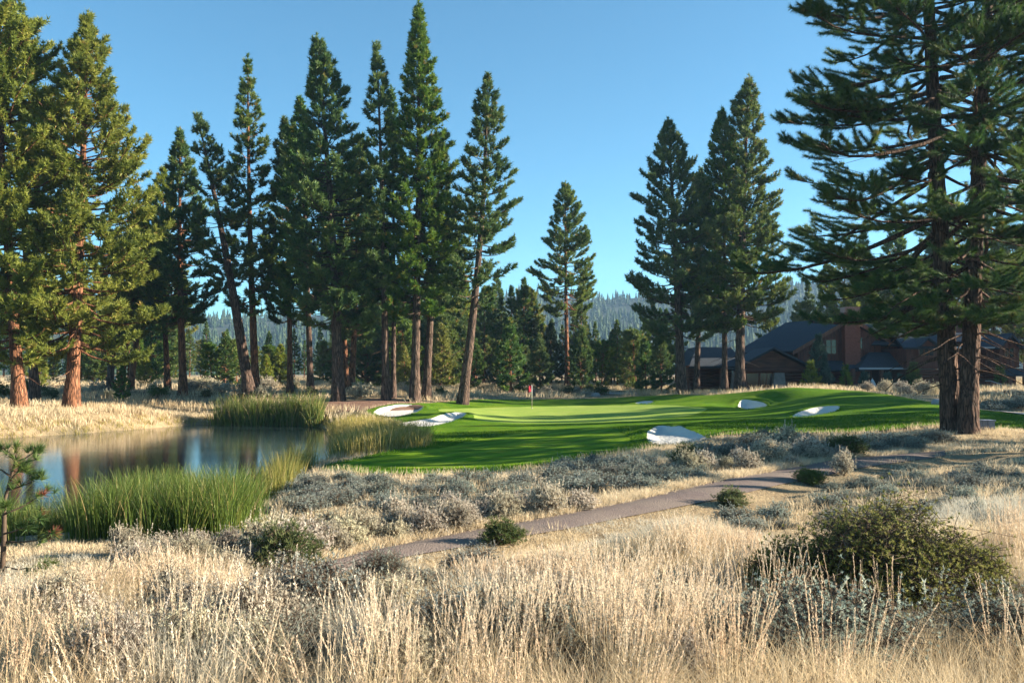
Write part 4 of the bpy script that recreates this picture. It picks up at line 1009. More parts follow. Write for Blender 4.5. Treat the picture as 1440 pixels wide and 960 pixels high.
# --- shrubs
def shrub_parts(seed, r, h, mat, nst=26, tpt=34, ln=.05, wd=.018, nn=6, spike=0, up=.5, tlo=.1, thi=.7, tw=.006):
    rnd = np.random.default_rng(seed)
    a = rnd.uniform(0, 6.283, nst); q = np.sqrt(rnd.random(nst)); rr = r * q * rnd.uniform(.7, 1.1, nst); zz = h * np.sqrt(np.clip(1 - (q * .92) ** 2, .05, 1)) * rnd.uniform(.72, 1.12, nst)
    t = np.linspace(0, 1, 6)[None]
    P = np.stack([np.cos(a)[:, None] * (rr[:, None] * t ** 1.0 + .05 * r) + rnd.normal(0, .03 * r, (nst, 6)), np.sin(a)[:, None] * (rr[:, None] * t + .05 * r) + rnd.normal(0, .03 * r, (nst, 6)), zz[:, None] * t ** .9 - .04], -1)
    WV, WT = tubes(P, np.full((nst, 6), tw) * (1.6 - 1.2 * t), 3)
    i = np.repeat(np.arange(nst), tpt); N = len(i); s = .42 + .58 * rnd.random(N) ** .7
    q_ = s * 5; k_ = np.minimum(q_.astype(int), 4); f_ = (q_ - k_)[:, None]; C = P[i, k_] * (1 - f_) + P[i, k_ + 1] * f_
    sp = .30 * r; off = rnd.normal(0, 1, (N, 3)) * sp * np.array([.6, .6, .45]) * (.35 + s)[:, None]; C2 = C + off; C2[:, 2] = np.maximum(C2[:, 2], .02)
    # thin side twigs to every leaf tuft
    TP = np.stack([C, (C + C2) / 2 + np.array([0, 0, .01]), C2], 1); v, tt = tubes(TP, np.full((N, 3), tw * .45), 3); WT = np.concatenate([WT, tt + len(WV)]); WV = np.concatenate([WV, v])
    D = norm(off + np.array([0, 0, up * r]) + rnd.normal(0, .1 * r, (N, 3)))
    NV, NT = needles(C2, D, nn, ln, wd, .65, rnd)
    tn = np.repeat(np.clip(tlo + (thi - tlo) * (.5 * np.repeat(rnd.random(nst), tpt) + .5 * rnd.random(N)), 0, 1), nn * 3)
    if spike:                                           # upright dry flower stalks
        b = C2[rnd.integers(0, N, spike)]; b = b[b[:, 2] > h * .35]; k = len(b)
        SPn = np.stack([b, b + np.array([0, 0, .12]) * h + rnd.normal(0, .02, (k, 3)), b + np.array([0, 0, .3]) * h * rnd.uniform(.6, 1.3, (k, 1)) + rnd.normal(0, .03, (k, 3))], 1)
        v, tt = tubes(SPn, np.full((k, 3), .004), 3); WT = np.concatenate([WT, tt + len(WV)]); WV = np.concatenate([WV, v])
        ss = np.linspace(.3, 1, 9); c = np.concatenate([SPn[:, 0] + (SPn[:, 2] - SPn[:, 0]) * q_ for q_ in ss]); v, tt = needles(c, np.tile([[0, 0, 1.]], (len(c), 1)), 3, .03, .012, .6, rnd)
        NT = np.concatenate([NT, tt + len(NV)]); NV = np.concatenate([NV, v]); tn = np.concatenate([tn, np.full(len(v), .95)])
    return WV, WT, NV, NT, tn
def shrub_mesh(name, seed, r, h, mat, **kw):
    WV, WT, NV, NT, tn = shrub_parts(seed, r, h, mat, **kw)
    V = np.concatenate([WV, NV]); T = np.concatenate([WT, NT + len(WV)]); mi = np.concatenate([np.zeros(len(WT), int), np.ones(len(NT), int)])
    return mk(name, V, T, [M['twig'], M[mat]], tint=np.concatenate([np.zeros(len(WV)), tn]), midx=mi, link=False)
SB = {'sage': [shrub_mesh('sagebrush', 400 + q, .5, .5, 'sage', spike=14, tlo=.0 + .1 * (q % 3), thi=.5 + .15 * (q % 4)) for q in range(6)],
      'rabbit': [shrub_mesh('rabbitbrush', 420 + q, .42, .6, 'rabbit', nst=34, spike=40, up=1.2, ln=.06, wd=.014, tlo=.2, thi=1.0) for q in range(5)],
      'nsage': [shrub_mesh('sagebrush', 480 + q, .5, .5, 'sage', nst=40, tpt=80, ln=.021, wd=.007, nn=9, tw=.004, spike=26, tlo=.2, thi=.9) for q in range(3)],
      'nrabbit': [shrub_mesh('rabbitbrush', 490 + q, .42, .6, 'rabbit', nst=44, tpt=52, spike=60, up=1.2, ln=.034, wd=.007, nn=8, tw=.0035, tlo=.3, thi=1.0) for q in range(3)],
      'green': [shrub_mesh('green_bush', 440 + q, .45, .62, 'greenleaf', nst=40, up=1.6, ln=.09, wd=.014, tlo=.0, thi=.8) for q in range(3)],
      'far': [shrub_mesh('meadow_shrub', 460 + q, .8, .9, 'greenleaf' if q % 2 else 'rabbit', nst=22, tpt=16, ln=.16, wd=.06, tlo=.1, thi=.8) for q in range(4)]}
nsh = 0
def shrub(kind, X, Y, sc, label, group, sq=1.0):
    global nsh
    src = SB[kind][R4.integers(0, len(SB[kind]))]
    o = src.copy(); COL.objects.link(o); o.location = (X, Y, Hz(X, Y) - .02); o.rotation_euler = (R4.normal(0, .05), R4.normal(0, .05), R4.uniform(0, 6.28))
    o.scale = (sc * R4.uniform(.85, 1.15), sc * R4.uniform(.85, 1.15), sc * sq * R4.uniform(.85, 1.15)); nsh += 1
    return tag(o, label, 'shrub', group)
def shrubs(kind, n, box, size, label, group, gap=.3, mind=.55, side=None):
    pts = []; tries = 0
    while len(pts) < n and tries < n * 60:
        tries += 1
        px, py = R4.uniform(box[0], box[2]), R4.uniform(box[1], box[3]); p = on_ground(px, py, Hq, 4.5, 130, 500)
        if not free(p[:1], p[1:2], gap, .4, .25)[0]: continue
        if side == 'n' and not (.12 < north(*p) < (2.6 if kind == 'rabbit' else 99)): continue
        if side == 's' and south(*p) < 1.9: continue
        if any((p[0] - q[0]) ** 2 + (p[1] - q[1]) ** 2 < mind ** 2 for q in pts): continue
        pts.append(p); shrub(kind, p[0], p[1], R4.uniform(*size), label, group, .78 if kind == 'sage' else 1.0)
shrubs('sage', 62, (400, 676, 790, 722), (.45, .85), 'low blue-grey sagebrush in the shaded band between trail and fairway tip', 'sagebrush band below the fairway tip', side='n')
shrubs('sage', 44, (780, 650, 1000, 690), (.5, .95), 'blue-grey sagebrush in the shaded bank below the big white bunker', 'sagebrush below the big bunker', side='n')
shrubs('sage', 44, (985, 616, 1330, 645), (.7, 1.15), 'dark blue-grey sagebrush along the foot of the green mound', 'sagebrush along the mound foot', side='n')
shrubs('sage', 60, (1010, 655, 1440, 745), (.35, .75), 'blue-grey sagebrush on the shaded slope between trail and big bitterbrush', 'sagebrush on the shaded near slope', side='s')
shrubs('sage', 14, (1385, 556, 1440, 580), (1.0, 1.7), 'bluish sagebrush in the grass beside the lodge balcony end', 'sagebrush by the lodge')
shrubs('rabbit', 40, (370, 715, 1000, 790), (.55, .95), 'pale tan rabbitbrush lit by the sun along the upper edge of the trail', 'rabbitbrush along the trail', .1, side='n')
shrubs('rabbit', 14, (960, 640, 1330, 665), (.6, 1.0), 'pale dry rabbitbrush between the trail and the green mound', 'rabbitbrush below the mound', .1, side='n')
shrubs('nrabbit', 16, (180, 775, 480, 815), (.5, .8), 'straw-coloured rabbitbrush between the reed bed and the near grass', 'rabbitbrush below the reed bed')
shrubs('rabbit', 22, (1090, 543, 1330, 556), (.9, 1.5), 'dry straw-coloured shrub along the foot of the lodge', 'dry shrubs along the lodge foot')
shrubs('nrabbit', 12, (60, 870, 420, 975), (.55, .85), 'greyish-white rabbitbrush among the tall near grass below the pond', 'grey rabbitbrush in the near grass', .3, .5)
shrubs('nrabbit', 13, (480, 870, 1060, 975), (.5, .8), 'greyish-white rabbitbrush at the bottom edge among seed-headed grass', 'rabbitbrush at the bottom edge', .3, .5)
shrubs('far', 34, (0, 545, 560, 562), (.7, 1.3), 'low meadow shrub between the pine trunks above the pond', 'meadow shrubs between the trunks', .3, 1.2)
shrubs('far', 16, (560, 544, 900, 556), (.7, 1.1), 'low meadow shrub in the dry grass strip behind the flag', 'meadow shrubs behind the flag', .3, 1.2)
def one(kind, px, py, sc, label, sq=1.0, nm=None):
    p = on_ground(px, py, H, 4.5, 130, 900); o = shrub(kind, p[0], p[1], sc, label, None, sq)
    return o
one('green', 706, 764, .72, 'dark green bush on the near trail edge, alone against the gravel')
one('green', 402, 805, .9, 'dark green bush where the trail end disappears into the grass')
one('green', 1136, 680, .8, 'green upright bush growing on the near side of the trail bend', .9)
one('rabbit', 1186, 668, .9, 'yellowish dry bush beside the green bush at the trail bend')
one('green', 1190, 640, 1.25, 'olive green bush between trail and mound foot sagebrush', .8)
one('green', 966, 656, 1.0, 'big dark green-grey bush at the lower corner of the front bunker', .9)
one('rabbit', 1106, 630, 1.35, 'pale yellow-green bush in the sagebrush below the slanting bunker')
one('green', 1028, 712, .7, 'thin dark bush in the grass just below the trail middle')
one('nsage', 452, 878, .95, 'rounded grey-green sagebrush alone in the near grass below the trail end', 1.1)
one('nsage', 1165, 925, 1.35, 'large pale grey-green sagebrush at the bottom edge below the bitterbrush')
one('nsage', 1085, 940, 1.0, 'smaller pale sagebrush beside the large one at the bottom edge')
one('nsage', 1405, 930, 1.1, "grey sagebrush in the bottom corner in front of the bitterbrush's outer end")
one('nsage', 640, 905, .9, 'twiggy silver sagebrush in the middle of the bottom grass')
one('nsage', 740, 930, .9, 'twiggy silver sagebrush with dark bare lower stems beside its twin')
shrubs('nsage', 16, (380, 800, 1060, 940), (.5, .8), 'low grey-green sagebrush tufted between the seed-headed grass clumps', 'low sagebrush in the near grass', .5, .8)
# big bitterbrush
def bitterbrush():
    p = on_ground(1235, 872, H); z = Hz(p[0], p[1])
    o = tag(empty('bitterbrush', (p[0], p[1], z)), 'big wide olive-green bitterbrush towering over the near grass', 'shrub')
    WV = []; WT = []; NV = []; NT = []; tn = []; nw = nn = 0
    for q, (dx, dy, r, h) in enumerate(((-.8, .1, .6, .95), (-.25, .0, .68, 1.3), (.35, .15, .72, 1.42), (.85, .05, .62, 1.1), (-1.2, .2, .42, .65), (.1, -.3, .58, .95), (1.25, .2, .48, .85), (.1, .5, .75, 1.3))):
        dx, dy, r, h = dx * .86, dy * .9, r * .84, h * .88
        a, b, c, d, e = shrub_parts(500 + q, r, h, 'bitter', nst=30, tpt=85, ln=.034, wd=.012, nn=9, up=.8, tlo=.0, thi=.95, tw=.006)
        v = np.array([dx, dy, 0]); WV.append(a + v); WT.append(b + nw); nw += len(a); NV.append(c + v); NT.append(d + nn); nn += len(c); tn.append(e)
    mk('stem', np.concatenate(WV), np.concatenate(WT), M['twig'], o); mk('foliage', np.concatenate(NV), np.concatenate(NT), M['bitter'], o, tint=np.concatenate(tn))
bitterbrush()

# ================================================================== LODGE AND SMALL THINGS
def wood_mat(name, c, vert=True, sc=7, log=False):
    m, N, L = new_mat(name)
    tc = N.new("ShaderNodeTexCoord"); mp = N.new("ShaderNodeMapping"); mp.inputs[3].default_value = (1, 1, .12) if vert else (.12, .12, 1)
    L.new(tc.outputs["Object"], mp.inputs[0])
    n = N.new("ShaderNodeTexNoise"); n.inputs["Scale"].default_value = sc; n.inputs["Detail"].default_value = 6; L.new(mp.outputs[0], n.inputs["Vector"])
    r = ramp(N, [tuple(k * .45 for k in c), c, tuple(min(1, k * 1.5) for k in c)], [.3, .5, .72]); L.new(n.outputs["Fac"], r.inputs[0])
    p = N.new("ShaderNodeBsdfPrincipled"); p.inputs["Roughness"].default_value = .65; L.new(r.outputs[0], p.inputs["Base Color"])
    b = N.new("ShaderNodeBump"); b.inputs["Strength"].default_value = .4; b.inputs["Distance"].default_value = .03; L.new(n.outputs["Fac"], b.inputs["Height"]); L.new(b.outputs[0], p.inputs["Normal"])
    o = N.new("ShaderNodeOutputMaterial"); L.new(p.outputs[0], o.inputs[0]); return m
M['log'] = wood_mat("red_log", (.10, .032, .017), False)
M['board'] = wood_mat("red_board", (.10, .029, .017), True)
M['trim'] = wood_mat("brown_trim", (.16, .06, .035), True)
M['shingle'] = noise_mat("blue_grey_shingle", [(.022, .028, .038), (.04, .05, .065), (.065, .075, .092)], 6, bump=.6, bscale=9, bdist=.04, stretch=(1, 1, 2.5))
M['gutter'] = plain("gutter", (.35, .38, .42), .4)
M['cap'] = plain("copper_cap", (.40, .20, .16), .45, .2)
M['chim'] = noise_mat("red_stone", [(.15, .055, .04), (.25, .09, .065), (.34, .15, .11)], 5, bump=.6, bscale=8, bdist=.05)
M['stone'] = noise_mat("grey_stone", [(.12, .115, .12), (.24, .22, .21), (.36, .33, .31)], 3, bump=.8, bscale=6, bdist=.06)
M['glass'] = plain("dark_glass", (.02, .025, .03), .08, 0, .6)
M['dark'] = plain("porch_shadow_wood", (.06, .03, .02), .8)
M['white'] = plain("white_cloth", (.75, .75, .76), .8)
M['pole'] = plain("white_pole", (.8, .8, .78), .4)
M['flag'] = plain("red_flag", (.62, .03, .06), .7)
M['bluebox'] = wood_mat("grey_blue_wood", (.15, .19, .26), True, 9)

LY = 88.0
def hx(px, y=LY): return at(px, 525, y)[0]
def hz(py, y=LY): return at(720, py, y)[2]
GZL = 0.9
lodge = tag(empty('lodge', (hx(1200), LY, GZL)), 'large dark red log lodge with blue-grey shingle roofs and stone chimney', 'house')
LW = Matrix.Translation(-Vector((hx(1200), LY, GZL)))
def lp(mb, name, mats, parent=lodge, smooth=False):
    o = mb.build(name, mats, parent, smooth)
    o.data.transform(LW); return o
def logs(mb, x0, x1, y, z0, z1, r=.16, m=0):        # a wall of round logs along x
    n = int((z1 - z0) / (2 * r)) + 1; r = (z1 - z0) / n / 2
    for i in range(n): mb.tube([(x0, y, z0 + r + 2 * r * i), (x1, y, z0 + r + 2 * r * i)], [r * 1.06] * 2, 10, m)
def logs_y(mb, y0, y1, x, z0, z1, r=.16, m=0):
    n = int((z1 - z0) / (2 * r)) + 1; r = (z1 - z0) / n / 2
    for i in range(n): mb.tube([(x, y0, z0 + r + 2 * r * i), (x, y1, z0 + r + 2 * r * i)], [r * 1.06] * 2, 10, m)
def boards(mb, x0, x1, y, z0, z1, step=.3, m=0, ztop=None):
    x = x0
    while x < x1 - .02:
        e = min(x + step, x1); zt = z1 if ztop is None else min(ztop(x), ztop(e)); mb.box(x, y - .02, z0, e - .02, y + .05, zt, m); mb.box(e - .05, y - .05, z0, e + .01, y + .0, zt, m); x = e
def window(parent, x0, x1, z0, z1, y, nx=2, nz=1):
    mb = MB(); t = .09
    mb.box(x0 - t, y - .1, z0 - t, x0, y + .05, z1 + t).box(x1, y - .1, z0 - t, x1 + t, y + .05, z1 + t).box(x0, y - .1, z1, x1, y + .05, z1 + t).box(x0, y - .13, z0 - t, x1, y + .05, z0)
    for i in range(1, nx): xx = x0 + (x1 - x0) * i / nx; mb.box(xx - .03, y - .07, z0, xx + .03, y + .03, z1)
    for i in range(1, nz): zz = z0 + (z1 - z0) * i / nz; mb.box(x0, y - .06, zz - .03, x1, y + .02, zz + .03)
    o = lp(mb, 'window', M['trim'], parent)
    g = MB(); g.box(x0, y - .02, z0, x1, y + .01, z1); lp(g, 'pane', M['glass'], o)
# --- main gable block (gable turned slightly to the right: ridge runs back and left)
ax, az_ = hx(1195), hz(446)                # gable apex
lx, lz = hx(1118), hz(490); rx, rz = hx(1243), hz(474)
sk = -3.6                                   # how far the ridge shifts in x over its depth
dep = 9.0
yf = LY
slope_l = (az_ - lz) / (ax - lx); slope_r = (az_ - rz) / (rx - ax)
roof = MB()
ov_ = .7
A0, A1 = (ax, yf - ov_, az_), (ax + sk, yf + dep, az_)
Lx0 = (lx - .4, yf - ov_, lz - .4 * slope_l); Lx1 = (lx - .4 + sk, yf + dep, lz - .4 * slope_l)
Rx0 = (rx + .4, yf - ov_, rz - .4 * slope_r); Rx1 = (rx + .4 + sk, yf + dep, rz - .4 * slope_r)
roof.quad(A0, A1, Lx1, Lx0, .22); roof.quad(A0, Rx0, Rx1, A1, .22)
mainroof = lp(roof, 'main_roof', M['shingle'])
fas = MB()
for (p, q) in ((A0, Lx0), (A0, Rx0)):
    fas.add([(p[0], p[1] - .04, p[2] - .02), (q[0], q[1] - .04, q[2] - .02), (q[0], q[1] - .04, q[2] - .42), (p[0], p[1] - .04, p[2] - .45), (p[0], p[1] + .04, p[2] - .02), (q[0], q[1] + .04, q[2] - .02), (q[0], q[1] + .04, q[2] - .42), (p[0], p[1] + .04, p[2] - .45)],
            [(0, 1, 2), (0, 2, 3), (4, 6, 5), (4, 7, 6), (0, 4, 5), (0, 5, 1), (3, 2, 6), (3, 6, 7), (1, 5, 6), (1, 6, 2), (0, 3, 7), (0, 7, 4)])
lp(fas, 'bargeboard', M['trim'])
wl = MB()
wl.prism([(lx + .3, GZL), (rx - .3, GZL), (rx - .3, rz - .1), (ax, az_ - .35), (lx + .3, lz - .1)], 0, 2, yf + .06, yf + .3)
boards(wl, lx + .3, rx - .3, yf, hz(515), 0, .32, 0, lambda x: (az_ - .45 - (ax - x) * slope_l) if x < ax else (az_ - .45 - (x - ax) * slope_r))
logs(wl, lx + .3, rx - .3, yf + .05, GZL, hz(515))
wl.quad((lx + .3, yf + .2, lz - .2), (lx + .3 + sk, yf + dep, lz - .2), (lx + .3 + sk, yf + dep, GZL), (lx + .3, yf + .2, GZL), .2)
wl.quad((rx - .3, yf + .2, rz - .2), (rx - .3 + sk, yf + dep, rz - .2), (rx - .3 + sk, yf + dep, GZL), (rx - .3, yf + .2, GZL), .2)
lp(wl, 'gable_wall', M['board'])
window(lodge, hx(1203) + .2, hx(1213), hz(490), hz(475), yf - .05, 1, 2)
window(lodge, hx(1162), hx(1176), hz(497), hz(478), yf - .05, 2, 2)
ch = MB(); c0, c1 = hx(1184), hx(1204.5)
ch.box(c0, yf - 1.0, GZL, c1, yf + .05, hz(440)); ch.box(c0 - .14, yf - 1.14, hz(443), c1 + .14, yf + .19, hz(440.5))
for k in range(26):                         # rough courses standing proud
    zz = GZL + .1 + k * (hz(445) - GZL) / 26; ch.box(c0 - .03 - .03 * (k % 2), yf - 1.04 - .02 * (k % 3), zz, c0 + .4 + .2 * (k % 3), yf - .9, zz + .24); ch.box(c1 - .5 + .1 * (k % 4), yf - 1.05, zz + .02, c1 + .04, yf - .9, zz + .2)
chim = lp(ch, 'chimney', M['chim'])
cp = MB(); 
for k in range(9):
    xx = c0 - .05 + k * (c1 - c0 + .1) / 9; cp.box(xx, yf - 1.1, hz(440) + .0, xx + .12, yf + .1, hz(432.5))
cp.box(c0 - .02, yf - 1.05, hz(440) - .01, c1 + .02, yf + .08, hz(433.5)); lp(cp, 'chimney_cap', M['cap'], chim)
# --- roof behind, to the right
r2 = MB(); x0, x1 = hx(1222), hx(1330)
r2.quad((x0, yf + 1.6, hz(474)), (x1, yf + 1.6, hz(474)), (x1, yf + 6, hz(455, yf + 6)), (x0, yf + 6, hz(455, yf + 6)), .2); lp(r2, 'rear_roof', M['shingle'])
w2 = MB(); w2.box(x0 + .2, yf + 2.1, GZL, x1 - .2, yf + 6, hz(477)); lp(w2, 'rear_wall', M['board'])
# --- small roof over the gable window
s1 = MB(); s1.quad((hx(1221), yf - .9, hz(484.5)), (hx(1256), yf - .9, hz(484.5)), (hx(1250), yf + .1, hz(478)), (hx(1232), yf + .1, hz(478)), .12); lp(s1, 'window_roof', M['shingle'])
# --- porch to the right of the chimney
pr = MB(); e0, e1 = hx(1192), hx(1294); ze = hz(517, yf - 3)
pr.quad((e0, yf - 3, ze), (e1, yf - 3, ze), (hx(1288), yf - .05, hz(495)), (hx(1222), yf - .05, hz(495)), .18)
pr.add([(e0, yf - 3, ze), (hx(1222), yf - .05, hz(495)), (e0, yf - .05, ze), (e0, yf - 3, ze - .15), (e0, yf - .05, ze - .15)], [(0, 1, 2), (0, 2, 4), (0, 4, 3)])
porch = lp(pr, 'porch_roof', M['shingle'])
gt = MB(); gt.box(e0 - .05, yf - 3.14, ze - .17, e1 + .05, yf - 3.0, ze + .02); lp(gt, 'gutter', M['gutter'], porch)
for px in (1200, 1240, 1284):
    po = MB(); xx = hx(px, yf - 2.8); po.tube([(xx, yf - 2.7, GZL), (xx, yf - 2.7, ze - .1)], [.24, .22], 12); lp(po, 'post', M['log'])
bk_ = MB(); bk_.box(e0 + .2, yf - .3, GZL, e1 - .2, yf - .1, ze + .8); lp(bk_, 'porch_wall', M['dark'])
window(lodge, hx(1207), hx(1222), hz(545), hz(522), yf - .36, 2, 1); window(lodge, hx(1250), hx(1275), hz(545), hz(522), yf - .36, 3, 1)
# roof strip linking left wing to the porch
lk = MB(); lk.quad((hx(1138), yf - 2.2, hz(520, yf - 2)), (hx(1204), yf - 2.2, hz(520, yf - 2)), (hx(1190), yf - .06, hz(507)), (hx(1142), yf - .06, hz(507)), .16); lp(lk, 'link_roof', M['shingle'])
# --- left wing with gable to the lawn
gxa, gza = hx(1086, 85), hz(488, 85); gr, gzr = hx(1150, 85), hz(520, 85); gl, gzl = hx(1028, 85), hz(519, 85); yw = 85.0
lr = MB(); lr.quad((gxa, yw - .8, gza), (gr, yw - .8, gzr), (gr, yw + 6, gzr), (gxa, yw + 6, gza), .2); lr.quad((gl, yw - .8, gzl), (gxa, yw - .8, gza), (gxa, yw + 6, gza), (gl, yw + 6, gzl), .2); lp(lr, 'wing_roof', M['shingle'])
lw = MB(); lw.prism([(gl + .5, GZL), (gr - .5, GZL), (gr - .5, gzr - .1), (gxa, gza - .3), (gl + .5, gzl - .1)], 0, 2, yw + .1, yw + .4)
logs(lw, gl + .5, gr - .5, yw + .08, GZL, hz(521, yw)); lp(lw, 'wing_wall', M['log'])
bm = MB(); bm.tube([(gl + .2, yw - .25, hz(521, yw)), (gr - .2, yw - .25, hz(521, yw))], [.2, .2], 10); lp(bm, 'beam', M['log'])
for px in (1036, 1093):
    st = MB(); xx = hx(px, yw); 
    st.prism([(xx - .75, GZL), (xx + .75, GZL), (xx + .48, hz(524, yw)), (xx - .48, hz(524, yw))], 0, 2, yw - .75, yw + .06); lp(st, 'stone_pillar', M['stone'])
window(lodge, hx(1050, yw), hx(1066, yw), hz(543, yw), hz(525, yw), yw - .06, 1, 1); window(lodge, hx(1069, yw), hx(1086, yw), hz(541, yw), hz(525, yw), yw - .06, 2, 1)
# --- far left porch
fr = MB(); ya = 87.0
fr.quad((hx(962, ya), ya - 2.6, hz(515, ya - 2.6)), (hx(1040, ya), ya - 2.6, hz(515, ya - 2.6)), (hx(1035, ya), ya + 2, hz(487, ya)), (hx(985, ya), ya + 2, hz(487, ya)), .2)
fr.quad((hx(962, ya), ya - 2.6, hz(515, ya - 2.6)), (hx(985, ya), ya + 2, hz(487, ya)), (hx(985, ya), ya + 6, hz(487, ya)), (hx(962, ya), ya + 6, hz(515, ya - 2.6)), .2); lp(fr, 'side_porch_roof', M['shingle'])
fw = MB(); logs(fw, hx(968, ya), hx(1030, ya), ya + .4, GZL, hz(513, ya)); lp(fw, 'side_wall', M['log'])
for px in (967, 982, 1014):
    po = MB(); xx = hx(px, ya - 2.3); po.tube([(xx, ya - 2.3, GZL), (xx, ya - 2.3, hz(514, ya))], [.22, .2], 12); lp(po, 'post', M['log'])
# --- right two-storey wing
yr = 84.0
def rx_(px): return hx(px, yr)
def rz_(py): return hz(py, yr)
rw = MB(); logs(rw, rx_(1276), rx_(1402), yr + .1, GZL, rz_(519)); rw.box(rx_(1276), yr + .2, GZL, rx_(1402), yr + 7, rz_(519)); lp(rw, 'log_wall', M['log'])
ub = MB(); boards(ub, rx_(1276), rx_(1335), yr + .1, rz_(518), rz_(489), .3); ub.box(rx_(1276), yr + .18, rz_(518), rx_(1335), yr + 7, rz_(489))
boards(ub, rx_(1388), rx_(1402), yr + .1, rz_(516), rz_(490), .3); ub.box(rx_(1335), yr + 1.6, rz_(518), rx_(1402), yr + 7, rz_(489)); ub.box(rx_(1388), yr + .18, rz_(516), rx_(1402), yr + 2, rz_(490))
lp(ub, 'upper_wall', M['board'])
rr = MB(); rr.quad((rx_(1268), yr - .6, rz_(488.5)), (rx_(1408), yr - .6, rz_(488.5)), (rx_(1402), yr + 3.4, hz(467, yr + 3)), (rx_(1276), yr + 3.4, hz(467, yr + 3)), .2)
rr.quad((rx_(1276), yr + 3.4, hz(467, yr + 3)), (rx_(1402), yr + 3.4, hz(467, yr + 3)), (rx_(1408), yr + 7.5, rz_(489)), (rx_(1268), yr + 7.5, rz_(489)), .2); lp(rr, 'wing_roof', M['shingle'])
gt = MB(); gt.box(rx_(1335), yr - .74, rz_(490), rx_(1402), yr - .61, rz_(488)); lp(gt, 'gutter', M['gutter'])
# dormer
dm = MB(); dx, dzp = rx_(1301), rz_(474); dl, dr_, dze = rx_(1288), rx_(1319), rz_(487)
dm.quad((dx, yr - .9, dzp), (dr_, yr - .9, dze), (dr_, yr + 2.5, dze), (dx, yr + 2.5, dzp), .14); dm.quad((dl, yr - .9, dze), (dx, yr - .9, dzp), (dx, yr + 2.5, dzp), (dl, yr + 2.5, dze), .14); dorm = lp(dm, 'dormer_roof', M['shingle'])
dw = MB(); dw.prism([(dl + .2, rz_(490)), (dr_ - .2, rz_(490)), (dr_ - .2, dze), (dx, dzp - .2), (dl + .2, dze)], 0, 2, yr - .3, yr + .05); lp(dw, 'dormer_wall', M['board'], dorm)
window(lodge, rx_(1293), rx_(1313), rz_(500), rz_(488.5), yr - .02, 3, 1)
# end gable, facing the viewer at the right end
gx0, gx1, ga, gzt = rx_(1398), rx_(1425), rx_(1412), rz_(469)
eg = MB(); eg.quad((ga, yr - 1.6, gzt), (gx1 + .35, yr - 1.6, rz_(490)), (gx1 + .35, yr + 4, rz_(490)), (ga, yr + 4, gzt), .18); eg.quad((gx0 - .35, yr - 1.6, rz_(490)), (ga, yr - 1.6, gzt), (ga, yr + 4, gzt), (gx0 - .35, yr + 4, rz_(490)), .18); lp(eg, 'end_gable_roof', M['shingle'])
ew = MB(); ew.prism([(gx0, rz_(517)), (gx1, rz_(517)), (gx1, rz_(489)), (ga, gzt - .25), (gx0, rz_(489))], 0, 2, yr - .9, yr - .6); boards(ew, gx0, gx1, yr - .95, rz_(517), 0, .28, 0, lambda x: gzt - .3 - abs(x - ga) * (gzt - rz_(490)) / (gx1 + .35 - ga)); ew.box(gx0 + .1, yr - .6, GZL, gx1 - .1, yr + 3.5, rz_(489)); lp(ew, 'end_gable_wall', M['board'])
window(lodge, rx_(1405), rx_(1417), rz_(502), rz_(490), yr - 1.03, 2, 2)
lw2 = MB(); lw2.quad((gx0 - .3, yr - 2.3, rz_(527)), (gx1 + .8, yr - 2.3, rz_(527)), (gx1 + .3, yr - .9, rz_(518)), (gx0, yr - .9, rz_(518)), .14); lp(lw2, 'lower_roof', M['shingle'])
for px in (1403, 1424):
    po = MB(); xx = rx_(px); po.box(xx - .14, yr - 2.1, GZL, xx + .14, yr - 1.8, rz_(526)); lp(po, 'post', M['trim'])
# balcony
bf = MB(); bf.box(rx_(1332), yr - .9, rz_(518.5), rx_(1398), yr + 1.6, rz_(516.5)); bal = lp(bf, 'balcony', M['trim'])
ra = MB(); ra.box(rx_(1332), yr - .9, rz_(505.5), rx_(1398), yr - .78, rz_(504)); ra.box(rx_(1332), yr - .88, rz_(515.5), rx_(1398), yr - .8, rz_(514.5))
x = rx_(1332)
while x < rx_(1398): ra.box(x, yr - .87, rz_(515), x + .06, yr - .81, rz_(505)); x += .2
lp(ra, 'railing', M['board'], bal)
window(lodge, rx_(1376), rx_(1386), rz_(514), rz_(494), yr + 1.55, 1, 1)
rc = MB(); rc.box(rx_(1383), yr + 4, hz(480, yr), rx_(1391), yr + 5, hz(456, yr + 4)); lp(rc, 'chimney', M['chim'])

# --- flag
p = on_ground(748, 575, H); z = Hz(p[0], p[1]) + .06; top = at(748, 541.5, p[1])[2] - z
fl = tag(empty('golf_flag', (p[0], p[1], z)), 'small red flag on a thin white pin standing in the putting green', 'flag')
mb = MB(); mb.tube([(0, 0, -.05), (0, 0, top * .42)], [.022, .022], 8, 1); mb.tube([(0, 0, top * .42), (0, 0, top)], [.022, .018], 8, 0); mb.build('pin', [M['pole'], plain("dark_pole", (.25, .2, .16), .5)], fl, True)
mb = MB(); n = 7; V = []; 
for i in range(n):
    u = i / (n - 1)
    for jv in range(4):
        v = jv / 3; V.append((-.02 - .30 * u * (.9), .07 * math.sin(u * 6 + v), top - .02 - (.46 + .06 * u) * v - .10 * u * u))
V2_ = V + [(a, b + .012, c) for a, b, c in V]; F = []
for i in range(n - 1):
    for jv in range(3):
        q = i * 4 + jv; F += [(q, q + 1, q + 5), (q, q + 5, q + 4)]; q += n * 4; F += [(q, q + 5, q + 1), (q, q + 4, q + 5)]
mb.add(V2_, F); mb.build('pennant', M['flag'], fl, True)
mb = MB(); mb.tube([(0, 0, -.02), (0, 0, .012)], [.07, .07], 14); mb.build('cup', M['pole'], fl)
